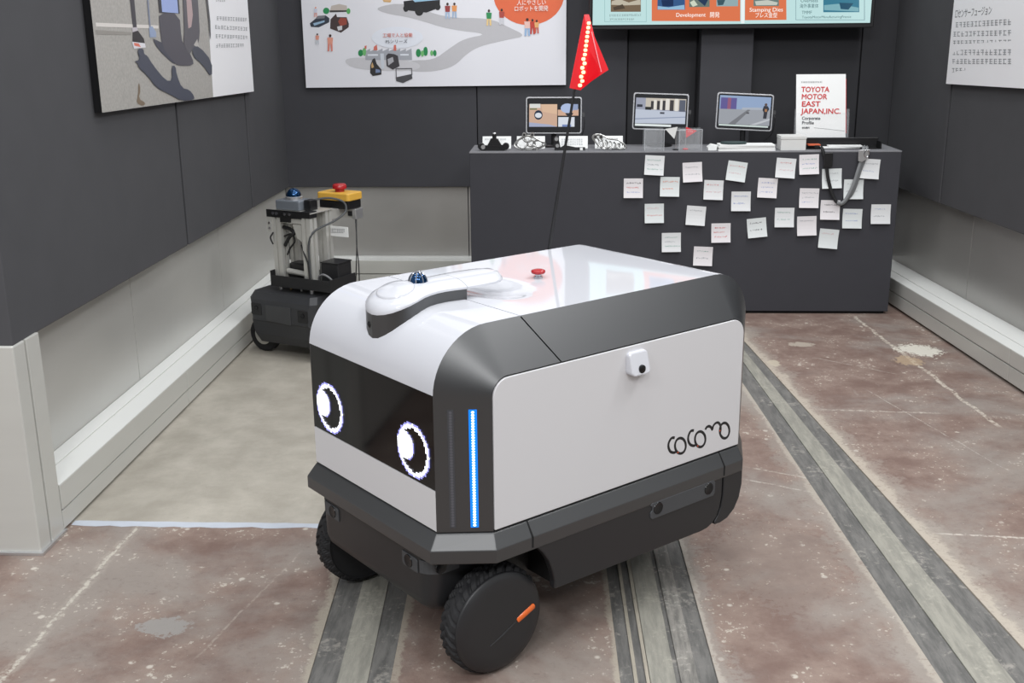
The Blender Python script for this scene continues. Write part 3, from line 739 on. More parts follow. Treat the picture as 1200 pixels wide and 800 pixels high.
# back wall
wb = struct(box('wall_back', -1.46, 1.75, 5.303, 5.40, 0.0, ZT, FABRIC2))
for a, b in ((-1.345, -.404), (-.400, .30), (.306, .622), (.872, 1.37), (1.376, 1.53)):
    box('wall_panel', a, b, 5.270 if b < .5 else 5.285, 5.302, .470, ZT - .01, FABRIC3 if b < .5 else FABRIC2, wb, .003)
box('cladding_column', .630, .866, 5.20, 5.302, .14, ZT - .01, FABRIC3, wb, .003)
for a, b in ((-1.345, -.456), (-.452, .39), (.394, 1.46)):
    box('metal_sheet', a, b, 5.295, 5.3025, .10, .4695, ALU_SHEET2, wb, .001)
box('base_beam', -1.232, 1.40, 5.190, 5.30, .008, .056, ALU, wb, .002)
box('base_beam', -1.232, 1.40, 5.188, 5.30, .060, .1245, ALU, wb, .002)
box('base_ledge', -1.232, 1.40, 5.25, 5.295, .1245, .1275, LEDGE, wb, .001)
box('base_ledge', -1.232, 1.40, 5.189, 5.247, .1246, .1262, LEDGE, wb, .0006)
# unseen dark partition added behind the camera to darken the robot's reflections
wo = struct(box('added_dark_partition', -3.5, 3.5, -2.75, -2.65, 0.0, 2.0, FABRIC2))

# ------------------------------------------------------------------ the delivery robot
GLOSS = material('gloss_white_shell', (203, 204, 210), .05, spec=.5, vary=.008, scale=5)
SATINW = material('satin_white_panel', (209, 208, 210), .32, spec=.45, vary=.01, scale=5)
TRIM = material('dark_grey_satin_trim', (27, 29, 32), .40, metal=.0, spec=1.0, coat=.9, coat_rough=.42, vary=.04, scale=30)
CHASSIS = material('black_chassis_plastic', (36, 36, 38), .42, spec=.5, vary=.06, scale=50)
BUMPERM = material('dark_bumper_rim', (36, 37, 39), .42, metal=.0, spec=1.0, coat=.4, coat_rough=.42, vary=.05, scale=50)
CHASSIS_IN = material('inner_black', (16, 16, 17), .7, vary=.1)
SCREEN = material('black_glass', (7, 7, 8), .08, spec=.35, vary=.1)
RUBBER = material('tyre_rubber', (36, 36, 38), .7, spec=.35, vary=.12, scale=80)
STRIPM = material('sensor_strip_plastic', (66, 68, 71), .5, vary=.04)
LENS = material('dark_lens', (14, 15, 18), .25, spec=.4, vary=.05)
EYE = material('white_led', (250, 250, 255), .4, emit=(240, 242, 255), estr=1.6)
EYE_EDGE = material('violet_led_edge', (140, 140, 200), .4, emit=(150, 150, 235), estr=.9)
LED_BLUE = material('blue_led_bed', (0, 90, 190), .4, emit=(0, 118, 225), estr=.95)
LED_CORE = material('cyan_white_led', (200, 240, 255), .4, emit=(205, 240, 255), estr=1.8)
LED_OFF = material('unlit_led', (86, 86, 92), .4, vary=.1)
LED_BED = material('unlit_led_bed', (64, 65, 69), .4, vary=.1)
ORANGE = material('orange_reflector', (232, 106, 34), .25, spec=.7, vary=.06, scale=200)
REDPLAS = material('red_plastic', (168, 30, 34), .25, spec=.6, vary=.04)
DOMEB = material('blue_dome_lens', (14, 58, 98), .06, metal=.75, spec=1.0, vary=.3, scale=60)
CHROME = material('chrome', (190, 190, 194), .12, metal=1.0, vary=.03)
LOGO_INK = material('black_print', (24, 23, 25), .5, vary=.03)
LOGO_RED = material('orange_print', (205, 90, 60), .5, vary=.03)

RA, RR, RW, RB, RK = .3803, -.464, .2226, .2847, .0837
SF, SR = RA - RK, -.3835            # side panel front / rear edge
ZB, ZT_, ZS = .313, .6885, .605
robot = thing('delivery_robot', 'white box-shaped delivery robot with black wheels, glowing round eyes and a red flag', 'robot', (-.0868, 2.2405, 0), -2.4209)

NA = 12
def inner_profile(off=0.0):
    p = [(RA - off, ZB)] + [(RA - off, .393), (RA - off, .574 - .006)]
    p += arc(.262, .570, .1183 - off, 0, 90, NA)
    p += [(.2, ZT_ - off), (.1815, ZT_ - off)]
    p += [(.05, ZT_ - off), (-.2, ZT_ - off)]
    p += arc(-.357, .5815, .107 - off, 90, 180, NA)
    p += [(RR + off, .45), (RR + off, ZB)]
    return p
def outer_profile(off=0.0):
    p = [(SF - off, ZB)] + [(SF - off, .393), (SF - off, .540)]
    p += arc(SF - .036, ZS - .036, .036 - off, 0, 90, NA)
    p += [(.2, ZS - off), (.1345, ZS - off)]
    p += [(.02, ZS - off), (-.2, ZS - off)]
    p += arc(SR + .036, ZS - .036, .036 - off, 90, 180, NA)
    p += [(SR + off, .45), (SR + off, ZB)]
    return p
IP, OP = inner_profile(), outer_profile()
ISEAM = 3 + NA + 1 + 1               # index of the seam between hood and lid
# dark inner body, 4 mm inside every panel
ip, op = inner_profile(.021), outer_profile(.006)
n = len(ip); v = []
for prof, y in ((op, -RB + .004), (ip, -RW), (ip, RW), (op, RB - .004)):
    v += [(u, y, z) for u, z in prof]
f = []
for r in range(3):
    for i in range(n):
        j = (i + 1) % n
        f.append((r * n + i, r * n + j, (r + 1) * n + j, (r + 1) * n + i))
f += [tuple(range(n)), tuple(range(4 * n - 1, 3 * n - 1, -1))]
mk('body_core', v, f, CHASSIS_IN, robot)
CEN = (0, 0, .45)
def panel(name, rows, mat, t=.0035, ang=25, parent=robot):
    return solid(orient(grid_shell(name, rows, mat, parent), CEN), t, ang)
def lerp(a, b, t): return tuple(a[i] + (b[i] - a[i]) * t for i in range(len(a)))
# hood (front, white) : from the top of the screen to the seam
hood = [(RA, .5755)] + [q for q in IP[3:ISEAM] if q[1] > .58] + [(.1828, ZT_)]
panel('hood', [[(u, y, z) for u, z in hood] for y in (-RW, -.11, 0, .11, RW)], GLOSS)
# lid (rear, white) with the finger hollow under the sensor housing
lid = [(.1802, ZT_)]
lid += [(.1802 - i * .0135, ZT_) for i in range(1, 16)] + IP[ISEAM + 2:]
def hollow(u, y, z):
    if z < ZT_ - .001: return z
    d = ((u - .085) / .075) ** 2 + (y / .115) ** 2
    return z - .016 * max(0, 1 - d) ** 1.2 if d < 1 else z
rows = []
for i in range(25):
    y = -RW + 2 * RW * i / 24
    rows.append([(u, y, hollow(u, y, z)) for u, z in lid])
panel('lid', rows, GLOSS, .003, 40)
# face
panel('face_screen', [[(RA - .001, y, z) for z in (.3945, .574)] for y in (-RW, RW)], SCREEN)
panel('lower_face_panel', [[(RA, y, z) for z in (.3145, .393)] for y in (-RW, RW)], SATINW)
# corner trims (ruled between the hood edge and the side panel edge), both sides, front and lid pieces
def ruled(i0, i1, sgn, first=None, last=None, k=4):
    rows = []
    for q in range(k + 1):
        t = q / k; row = []
        a, b = list(IP[i0:i1]), list(OP[i0:i1])
        if first: a[0], b[0] = first
        if last: a[-1], b[-1] = last
        for (u0, z0), (u1, z1) in zip(a, b):
            row.append((u0 + (u1 - u0) * t, sgn * (RW + (RB - RW) * t), z0 + (z1 - z0) * t))
        rows.append(row)
    return rows
for sgn in (1, -1):
    panel('corner_trim', ruled(0, ISEAM + 1, sgn, last=((.1835, ZT_), (.1360, ZS))), TRIM, .003, 40)
    panel('lid_trim', ruled(ISEAM, n, sgn, first=((.1800, ZT_), (.1325, ZS - .0001))), TRIM, .003, 40)
# side panels, flush, with rounded upper corners
for sgn in (1, -1):
    r_ = .034
    poly = [(SF - .002, ZB + .002)] + arc(SF - .002 - r_, ZS - .003 - r_, r_, 0, 90, 8) + arc(SR + .002 + r_, ZS - .003 - r_, r_, 90, 180, 8) + [(SR + .002, ZB + .002)]
    a, b = sorted((sgn * (RB - .003), sgn * (RB + .0025)))
    sp_ = prism('side_panel', poly, 'y', a, b, SATINW, robot, .0012)
    if sgn > 0: side = sp_
# word mark on the left side panel
SY = RB + .0026
for i, s in enumerate(LOGO):
    closed = i in (1, 3, 5)
    pts = [(u, SY, z) for u, z in (s[:-1] if closed else s)]
    cp = curve_pts(pts, 4, closed)
    vv, ff = tube_vf(cp, .0031, 6, closed)
    vv = [(q[0], SY + (q[1] - SY) * .12, q[2]) for q in vv]
    mk('logo_letter', vv, ff, LOGO_INK, side)
for i in (1, 3, 5):
    s = LOGO[i]; u, z = s[8]
    if i == 5: u, z = s[12]
    vv, ff = lathe_vf([(.0018, 0), (.0018, .0006)], (u, SY + .0001, z), 'y', 8); mk('logo_dot', vv, ff, LOGO_RED, side)
# side camera
cam_ = prism('side_camera', rrect(-.080, -.030, .5455, .592, .009), 'y', RB, RB + .012, GLOSS, robot, .003)
for v_ in cam_.data.vertices:
    if v_.co.y > RB + .005: v_.co.y += (.592 - v_.co.z) * .26; 
lathe('camera_lens', [(.0085, 0), (.0085, .0035), (.006, .0045)], (-.0565, RB + .0195, .5575), LENS, cam_, 'y', 20)

# LED columns in the left and right front corner
cdir = Vector((-RK, RB - RW, 0)); clen = cdir.length; cdir.normalize()
for sgn in (1, -1):
    for frac, lit in ((.67, True), (.29, False)):
        base = Vector((RA, sgn * RW, 0)) + Vector((cdir.x, sgn * cdir.y, 0)) * (clen * frac)
        nrm = Vector((cdir.y, sgn * -cdir.x, 0)); nrm = nrm if nrm.x > 0 else -nrm
        tng = Vector((cdir.x, sgn * cdir.y, 0))
        def P(a, d, z): q = base + tng * a + nrm * d; return (q.x, q.y, z)
        hw = .0074 if lit else .0058
        v = [P(-hw, -.001, .322), P(hw, -.001, .322), P(hw, -.001, .549), P(-hw, -.001, .549), P(-hw, .0008, .322), P(hw, .0008, .322), P(hw, .0008, .549), P(-hw, .0008, .549)]
        fb = box_vf(0, 1, 0, 1, 0, 1)[1]
        bar = mk('led_bar' if lit else 'unlit_led_bar', v, fb, LED_BLUE if lit else LED_BED, robot)
        mb = MB()
        for i in range(42):
            z = .3265 + i * .00531
            c = base + nrm * .0008
            ring = [P(.0031 * math.cos(t), .0011, z + .0024 * math.sin(t)) for t in [k * math.pi / 4 for k in range(8)]]
            mb.add(ring, [tuple(range(8))])
        mb.build('led_dots', LED_CORE if lit else LED_OFF, bar)['kind'] = 'stuff'

# eyes: LED matrix pixels
for ev in (-.1505, .1555):
    ezc = .4530; pitch = .0042
    ring, blob, edge = MB(), MB(), MB()
    for i in range(-14, 15):
        for j in range(-14, 15):
            y, z = i * pitch, j * pitch
            d = math.hypot(y, z)
            s = pitch * .46
            cell = [(RA + .0008, ev + y - s, ezc + z - s), (RA + .0008, ev + y + s, ezc + z - s), (RA + .0008, ev + y + s, ezc + z + s), (RA + .0008, ev + y - s, ezc + z + s)]
            bd = math.hypot((y + .0265) / .98, z - .004)
            if .0425 <= d <= .0505: ring.add(cell, [(0, 1, 2, 3)])
            elif bd < .0262 and d < .0535: blob.add(cell, [(0, 1, 2, 3)])
            elif .0505 < d <= .0535 or (bd < .0290 and d < .0545): edge.add(cell, [(0, 1, 2, 3)])
    e = ring.build('eye_ring', EYE, robot); e['kind'] = 'stuff'
    h_ = blob.build('eye_highlight', EYE, e); h_['kind'] = 'stuff'
    d_ = edge.build('eye_edge_pixels', EYE_EDGE, e); d_['kind'] = 'stuff'

# ---- base
OO = .020
def octo(o, k=.4):
    s = o * .9
    pts = [(RA + o, RW + k * o), (SF + k * o, RB + s), (SR + .002, RB + s), (RR - o * .2, RW + k * o - .004)]
    return pts + [(u, -y) for u, y in reversed(pts)]
def ring_part(name, layers, mat, parent=robot, cut=None):
    n = len(layers[0][0]); v = []; f = []
    for poly, z in layers: v += [(u, y, z) for u, y in poly]
    for i in range(len(layers) - 1):
        for k in range(n):
            f.append((i * n + k, i * n + (k + 1) % n, (i + 1) * n + (k + 1) % n, (i + 1) * n + k))
    f += [tuple(range(n - 1, -1, -1)), tuple(range((len(layers) - 1) * n, len(layers) * n))]
    return mk(name, v, f, mat, parent)
bump_ = ring_part('bumper', [(octo(OO - .006), .255), (octo(OO), .258), (octo(OO), .2835), (octo(.0015), .3095), (octo(-.004), .3118)], BUMPERM)
bev(bump_, .0015, 2, 25)
# seams cut across the sloping rim
for u0, w in ((.2185, .0016), (-.3205, .0016)):
    for sgn in (1, -1):
        v = [(u0 - w, sgn * (RB + .0005), .3105), (u0 + w, sgn * (RB + .0005), .3105), (u0 + w, sgn * (RB + .0188), .284), (u0 - w, sgn * (RB + .0188), .284),
             (u0 + w, sgn * (RB + .0188), .262), (u0 - w, sgn * (RB + .0188), .262)]
        v2 = [(a, y - sgn * .004, z - .003) for a, y, z in v]
        v = [(a, y, z + .0006) for a, y, z in v]
        mk('bumper_seam', v + v2, [(0, 1, 2, 3), (3, 2, 4, 5), (6, 7, 8, 9), (9, 8, 10, 11), (0, 1, 7, 6), (5, 4, 10, 11), (0, 3, 9, 6), (3, 5, 11, 9), (1, 2, 8, 7), (2, 4, 10, 8)], GAPMAT, bump_)
# front lower body: narrower, with rounded upright corners and a rounded lower edge
def rbox(x0, x1, hy, r, n=6): return arc(x1 - r, hy - r, r, 90, 0, n)[::1] + arc(x1 - r, -hy + r, r, 0, -90, n) + [(x0, -hy), (x0, hy)]
def fl_layer(ins, z): return (rbox(.10, RA + .008 - ins, .205 - ins * .6, .035), z)
fb_ = ring_part('front_body', [fl_layer(.07, .128), fl_layer(.035, .128), fl_layer(.017, .134), fl_layer(.005, .147), fl_layer(0, .165), fl_layer(0, .300)], CHASSIS)
for p in fb_.data.polygons: p.use_smooth = True
es = fb_.modifiers.new('split', 'EDGE_SPLIT'); es.split_angle = math.radians(30)
# rear tub between the side skirts
def tub(e, r): return [(.15, .284), (SR + .02, .284), (RR + r, .214), (RR + r, -.214), (SR + .02, -.284), (.15, -.284)]
ring_part('rear_tub', [(tub(0, .07), .1555), (tub(0, .03), .175), (tub(0, .012), .21), (tub(0, .008), .30)], CHASSIS_IN)
# side skirts with the wheel arch cut out
arch = [(.2175, .266), (.205, .256), (.190, .240), (.177, .220), (.168, .196), (.162, .172), (.163, .1555)]
for sgn in (1, -1):
    poly = arch + [(-.139, .151), (-.255, .149), (-.275, .151), (-.292, .158), (-.305, .171), (-.313, .188), (-.3185, .215), (-.3185, .282), (.2175, .282)]
    a, b = sorted((sgn * .2845, sgn * (RB + .0165)))
    sk = prism('side_skirt', poly, 'y', a, b, CHASSIS, robot, .003)
    poly = [(-.3225, .262), (-.3225, .215), (-.317, .187), (-.309, .170), (-.298, .158), (-.30, .152), (-.318, .1515), (-.340, .156), (-.362, .171), (-.377, .195), (-.384, .225), (-.384, .262)]
    a, b = sorted((sgn * .2845, sgn * (RB + .0165)))
    rc = prism('rear_corner', poly, 'y', a, b, CHASSIS, robot, .002)
    if sgn > 0: skirt = sk
    # sensor strip
    yy = sgn * (RB + .0165)
    poly = [(-.292, .231), (-.288, .2245), (-.100, .2245), (-.0945, .230), (-.0945, .240), (-.100, .2445), (-.100, .252), (-.0945, .256), (-.098, .2605), (-.286, .2605), (-.292, .256)]
    a, b = sorted((yy - sgn * .002, yy + sgn * .0022))
    ss = prism('sensor_strip', poly, 'y', a, b, STRIPM, sk, .001)
    for u0 in (-.1165, -.2715):
        lathe('sensor_lens', [(.0135, 0), (.0125, sgn * .002), (.009, sgn * .0012)], (u0, yy + sgn * .0018, .2455), LENS, ss if False else sk, 'y', 20)
# bumper rear wrap below the rim
ring_part('rear_apron', [([(RR + .06, .21), (RR + .06, -.21), (RR + .022, -.21), (RR + .022, .21)], .165), ([(RR + .05, .225), (RR + .05, -.225), (RR + .006, -.225), (RR + .006, .225)], .20), ([(RR + .05, .228), (RR + .05, -.228), (RR + .002, -.228), (RR + .002, .228)], .258)], CHASSIS)
# front sensors: recessed pockets with dark lenses
for yc in (-.150, .142):
    fx = RA + .0085
    pk = prism('front_sensor', [(yc - .024, .2415), (yc - .024, .218), (yc - .019, .2125), (yc + .028, .2125), (yc + .028, .236), (yc + .023, .2415)], 'x', fx - .002, fx + .0018, STRIPM, robot, .001)
    lathe('sensor_lens', [(.0135, 0), (.0125, .0022), (.008, .0012)], (fx + .0012, yc + (.004 if yc < 0 else -.002), .2275), LENS, pk, 'x', 20)
for sgn in (1, -1):
    cv = []
    for t in range(7):
        a = math.radians(15 + 75 * t / 6)
        cv.append((RA + .0085 - .040 + .043 * math.cos(a), sgn * (.205 - .040 + .043 * math.sin(a))))
    cv += [(RA - .06, sgn * .208), (RA - .06, sgn * .19), (RA - .03, sgn * .17)]
    prism('corner_sensor', cv, 'z', .216, .243, STRIPM, robot, .001)
    lathe('corner_sensor_lens', [(.0125, 0), (.012, sgn * .003), (.008, sgn * .002)], (RA - .018, sgn * .2065, .231), LENS, robot, 'y', 16)

# wheels
def make_wheel(u0, v0, sgn):
    R, wd = .1086, .052
    prof = []
    nt, nw = 176, 12
    v = []; f = []
    for j in range(nw + 1):
        w = j / nw                               # 0 outer face .. 1 inner face
        y = v0 - sgn * wd * w
        crown = R - .030 * max(0, abs(w - .5) * 2 - .55) ** 1.6 * 1.5
        for i in range(nt):
            a = 2 * math.pi * i / nt
            ph = (a * 30 / (2 * math.pi) + abs(w - .5) * 2.1 + (.5 if w > .5 else 0)) % 1.0
            g = .0045 if ph < .36 and .04 < w < .96 and abs(w - .5) > .05 else 0.0
            v.append((u0 + (crown - g) * math.cos(a), y, R + (crown - g) * math.sin(a)))
    for j in range(nw):
        for i in range(nt):
            f.append((j * nt + i, j * nt + (i + 1) % nt, (j + 1) * nt + (i + 1) % nt, (j + 1) * nt + i))
    # side walls
    for j, yoff in ((0, -.004), (nw, .004)):
        b0 = len(v)
        y = v0 - sgn * wd * (j / nw) + sgn * yoff
        for i in range(nt):
            a = 2 * math.pi * i / nt
            v.append((u0 + .094 * math.cos(a), y, R + .094 * math.sin(a)))
        for i in range(nt):
            f.append((j * nt + i, j * nt + (i + 1) % nt, b0 + (i + 1) % nt, b0 + i))
        f.append(tuple(range(b0, b0 + nt)))
    wh = mk('wheel', v, f, RUBBER, robot)
    s = sgn
    lathe('hub_cap', [(.1008, -s * .004), (.1015, 0), (.0995, s * .0025), (.088, s * .0065), (.07, s * .0085), (.03, s * .0095), (.001, s * .0095)], (u0, v0, R), CHASSIS, wh, 'y', 64, 50)
    ang = math.radians(158 if sgn > 0 else 22)
    if sgn > 0:
        c = Vector((.212, v0 + .0085, .1103)); d = Vector((-.0205, 0, .0085)).normalized()
        vv, ff = tube_vf([c - d * .0235, c - d * .021, c, c + d * .021, c + d * .0235], [.004, .0062, .0065, .0062, .004], 10)
        mk('wheel_reflector', [(q[0], c.y + (q[1] - c.y) * .55, q[2]) for q in vv], ff, ORANGE, wh, True)
        q0, q1 = (.300, v0 + .0092, .071), (.236, v0 + .0088, .1015)
        q0, q1 = Vector(q0), Vector(q1)
        vv, ff = tube_vf([q0, q0.lerp(q1, .5) + Vector((.002, .0005, -.002)), q1], [.001, .0022, .0016], 8)
        mk('spoke_crease', vv, ff, CHASSIS, wh, True)
    tube('axle', [(u0, v0 - sgn * wd, R), (u0, v0 - sgn * (wd + .03), R)], .02, CHASSIS_IN, wh)
    return wh
make_wheel(.271, .2640, 1)
make_wheel(.271, -.2620, -1)
# rear castor under the tub
cw = lathe('rear_castor', [(.045, -.018), (.055, -.014), (.055, .014), (.045, .018)], (-.30, -.02, .055), RUBBER, robot, 'y', 32)
MB().box(-.322, -.278, -.045, -.041, .05, .152).box(-.322, -.278, .001, .005, .05, .152).box(-.33, -.27, -.05, .01, .146, .156).build('castor_fork', CHASSIS_IN, cw)

# ---- sensor housing on the hood
HW0 = [(.066, .0), (.068, .020), (.076, .037), (.090, .049), (.110, .057), (.140, .060), (.1795, .058), (.205, .053), (.225, .0505), (.245, .052), (.265, .0575), (.285, .064), (.305, .068), (.322, .067), (.338, .060), (.352, .049), (.362, .034), (.368, .017), (.370, .0)]
HW = [(u if u < .26 else .26 + (u - .26) * .94, w) for u, w in HW0]
def hood_z(u):
    if u <= .262: return ZT_
    return .570 + math.sqrt(max(0, .1183 ** 2 - (u - .262) ** 2)) if u < .38 else .57
def rim_z(u):
    t = max(0, min(1, (u - .275) / .092)); t = t ** 1.6
    return .7135 - .034 * t
def outline(k=1.0, cx=.0):
    L = [(u, w) for u, w in HW]
    return L
def housing(name_top, name_side, u0, u1, bottom):
    pr = [(u, w) for u, w in HW if u0 <= u <= u1]
    cs = [0.0, .35, .6, .8, .92, 1.0]
    # white cap
    v = []; f = []
    cols = [-c for c in reversed(cs[1:])] + cs
    for u, w in pr:
        for c in cols:
            dome = .0125 * (1 - abs(c) ** 3) * min(1, w / .03)
            v.append((u, c * max(w, .0005), rim_z(u) + dome))
    m = len(cols)
    for i in range(len(pr) - 1):
        for k in range(m - 1):
            f.append((i * m + k, i * m + k + 1, (i + 1) * m + k + 1, (i + 1) * m + k))
    nt = len(v)
    v += [(u, s * max(w, .0005), rim_z(u) - .004) for u, w in pr for s in (-1, 1)]
    for i in range(len(pr) - 1):
        f.append((i * m, (i + 1) * m, nt + 2 * (i + 1), nt + 2 * i))
        f.append((i * m + m - 1, (i + 1) * m + m - 1, nt + 2 * (i + 1) + 1, nt + 2 * i + 1))
        f.append((nt + 2 * i, nt + 2 * i + 1, nt + 2 * (i + 1) + 1, nt + 2 * (i + 1)))
    for i, s in ((0, 0), (len(pr) - 1, 0)):
        f.append(tuple(range(i * m, i * m + m)) + (nt + 2 * i + 1, nt + 2 * i))
    top = mk(name_top, v, f, GLOSS, robot, True, 50)
    # dark side wall
    v = []; f = []
    q = [(u, w) for u, w in pr if u >= bottom]
    loop = [(u, w) for u, w in q] + [(u, -w) for u, w in reversed(q)]
    n = len(loop)
    for u, w in loop: v.append((u * .9985, w * .985, rim_z(u) - .003))
    for u, w in loop: v.append((u, w * .96, hood_z(u) - .006))
    f = [(i, (i + 1) % n, n + (i + 1) % n, n + i) for i in range(n)]
    f += [tuple(range(n)), tuple(range(2 * n - 1, n - 1, -1))]
    sd = mk(name_side, v, f, TRIM, top, True, 40)
    return top, sd
htop, hside = housing('sensor_housing', 'housing_skirt', .1795, .371, .17)
ttop, tside = housing('housing_tail', 'tail_skirt', .066, .1795, .148)
for o in (ttop,):
    for v_ in o.data.vertices: v_.co.x -= .0012
# raised pad and dome
lathe('housing_camera', [(.006, 0), (.006, .002), (.004, .003)], (.3605, -.012, .655), LENS, hside, 'x', 14)
pv = []
def cap_z(u, y):
    w = [a for a in HW]
    for (a, wa), (b, wb_) in zip(HW, HW[1:]):
        if a <= u <= b:
            w_ = wa + (wb_ - wa) * (u - a) / (b - a)
    c = min(1, abs(y) / max(w_, .001))
    return rim_z(u) + .0125 * (1 - c ** 3) * min(1, w_ / .03)
vv = []; ff = []
N = 36
for r, h in ((1.0, -.001), (.985, .0022), (.93, .0032), (.5, .0036), (.01, .0038)):
    for k in range(N):
        a = 2 * math.pi * k / N
        u, y = .308 + .034 * r * math.cos(a), .044 * r * math.sin(a)
        vv.append((u, y, cap_z(u, y) + h))
for i in range(4):
    for k in range(N): ff.append((i * N + k, i * N + (k + 1) % N, (i + 1) * N + (k + 1) % N, (i + 1) * N + k))
mk('raised_pad', vv, ff, GLOSS, htop, True, 60)
lathe('dome_collar', [(.0215, -.004), (.0215, .001), (.0185, .002)], (.2555, 0, .7235), BLACK, htop, 'z', 32)
dome = lathe('signal_dome', [(.0185 * math.cos(t), .0205 * math.sin(t)) for t in [k * math.pi / 20 for k in range(10)]] + [(.001, .0205)], (.2555, 0, .7245), DOMEB, htop, 'z', 32, 80)
mb = MB()
for k in range(8):
    a = 2 * math.pi * k / 8
    mb.tube([(.2555 + .0188 * math.cos(t) * math.cos(a), .0188 * math.cos(t) * math.sin(a), .7248 + .0207 * math.sin(t)) for t in [j * math.pi / 16 for j in range(8)]], .0011, 6)
mb.build('dome_ribs', CHROME, dome, True)
# emergency stop on the lid
es_ = lathe('stop_button', [(.010, 0), (.010, .004)], (-.050, .0, ZT_), CHROME, robot, 'z', 28)
lathe('button_stem', [(.007, .003), (.007, .010)], (-.050, .0, ZT_), CHROME, es_, 'z', 20)
lathe('button_cap', [(.0105, .009), (.0145, .0105), (.0155, .014), (.0145, .0165), (.009, .0185), (.001, .019)], (-.050, .0, ZT_), REDPLAS, es_, 'z', 28, 60)
# flag pole on the far edge of the lid
POLE = material('black_pole', (30, 30, 32), .4, vary=.08)
P0, P1 = Vector((-.2745, -.232, .664)), Vector((-.3394, -.174, 1.2246))
pole = tube('flag_pole', [P0 + (P1 - P0) * t for t in (0, .25, .5, .75, .98)], [.0042, .0038, .0034, .003, .0026], POLE, robot, 10)
lathe('pole_socket', [(.011, -.012), (.011, .018), (.007, .022)], P0, BLACK, pole, 'z', 20)
FLAGM = material('red_vinyl_flag', (206, 14, 28), .22, spec=.6, vary=.08, scale=25, emit=(255, 20, 30), estr=.10)  # weak red emission puts the glow of the flag lights into the vinyl
FLAGL = material('flag_led', (255, 190, 150), .3, emit=(255, 214, 160), estr=1.4)
pd = (P1 - P0).normalized()
A = P0 + pd * ((1.0660 - P0.z) / pd.z); T = P0 + pd * ((1.2235 - P0.z) / pd.z)
# flag frame: across = picture-right direction in robot axes
acr = Vector((-.3756 - A.x, -.1422 - A.y, 0)).normalized(); nrm = Vector((acr.y, -acr.x, 0))
if nrm.x < 0: nrm = -nrm
def FP(t, a, d): return A + (T - A) * t + acr * a + nrm * d
tri = [FP(0, -.005, 0), FP(-.03, .012, .012), FP(.245, .078, .004), FP(.29, .0795, -.002), FP(1, .004, 0), FP(1.0, -.006, 0), FP(.93, .012, .006)]
Cc = FP(.30, .052, .010)
v = [FP(-.01, -.012, 0), FP(-.04, .014, .009), FP(.09, .036, .013), FP(.20, .060, .008), FP(.245, .071, 0), FP(.72, .026, .005), FP(1.02, .006, .001), FP(1.02, -.005, .001),
     FP(.5, .022, .014), FP(.3, .046, .013)]
vb = [FP(-.01, -.012, -.006), FP(-.04, .014, -.010), FP(.09, .036, -.009), FP(.20, .060, -.006), FP(.245, .071, -.003), FP(.72, .026, -.006), FP(1.02, .006, -.004), FP(1.02, -.005, -.004)]
f = [(0, 1, 8, 7), (1, 2, 9, 8), (2, 3, 9), (3, 5, 8, 9), (3, 4, 5), (5, 6, 7, 8)]
nb = len(v)
f += [tuple(nb + i for i in range(8))]
f += [(i, (i + 1) % 8, nb + (i + 1) % 8, nb + i) for i in range(8)]
fl_ = mk('flag', v + vb, f, FLAGM, pole, True, 25)
FRIM = material('flag_highlight_line', (255, 150, 160), .12, spec=.9, vary=.05)  # pale pink line, a highlight painted along the flag
tube('flag_painted_highlight', [FP(.78, .018, .0075), FP(.5, .036, .0110), FP(.22, .0545, .0095)], .0013, FRIM, fl_, 6)
for i in range(15):
    t = .03 + i * .062
    rr_ = .0040 if i < 7 else .0036
    dd = .0145 if 0.1 < t < .7 else .011
    if t > .7: dd = .0135 - (t - .7) * .036
    lathe('flag_light', [(rr_, -.004), (rr_, .0015), (rr_ * .5, .0028)], FP(t, .0115 - .005 * t + ((.0026 if i % 2 else -.0012) if i < 7 else .0006), dd), FLAGL, fl_, 'x', 8)

# ------------------------------------------------------------------ counter
CX0, CX1, CYF, CYB, CH = -.391, 1.409, 4.662, 4.96, .70
counter = thing('display_counter', 'long dark charcoal cloth-covered counter with sticky notes stuck on its front', 'counter', (0.509, 4.81, 0))
def cb(name, x0, x1, y0, y1, z0, z1, m, b=.002): return box(name, x0 - .509, x1 - .509, y0 - 4.81, y1 - 4.81, z0, z1, m, counter, b)
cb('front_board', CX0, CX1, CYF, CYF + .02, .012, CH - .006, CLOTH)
cb('side_board', CX0, CX0 + .02, CYF + .021, CYB, .012, CH - .006, CLOTH)
cb('side_board', CX1 - .02, CX1, CYF + .021, CYB, .012, CH - .006, CLOTH)
cb('back_board', CX0 + .021, CX1 - .021, CYB - .02, CYB, .012, CH - .006, CLOTH)
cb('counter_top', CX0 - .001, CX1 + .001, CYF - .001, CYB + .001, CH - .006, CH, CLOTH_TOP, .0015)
cb('plinth', CX0 + .015, CX1 - .015, CYF + .015, CYB - .03, 0.0, .012, GAPMAT, 0)

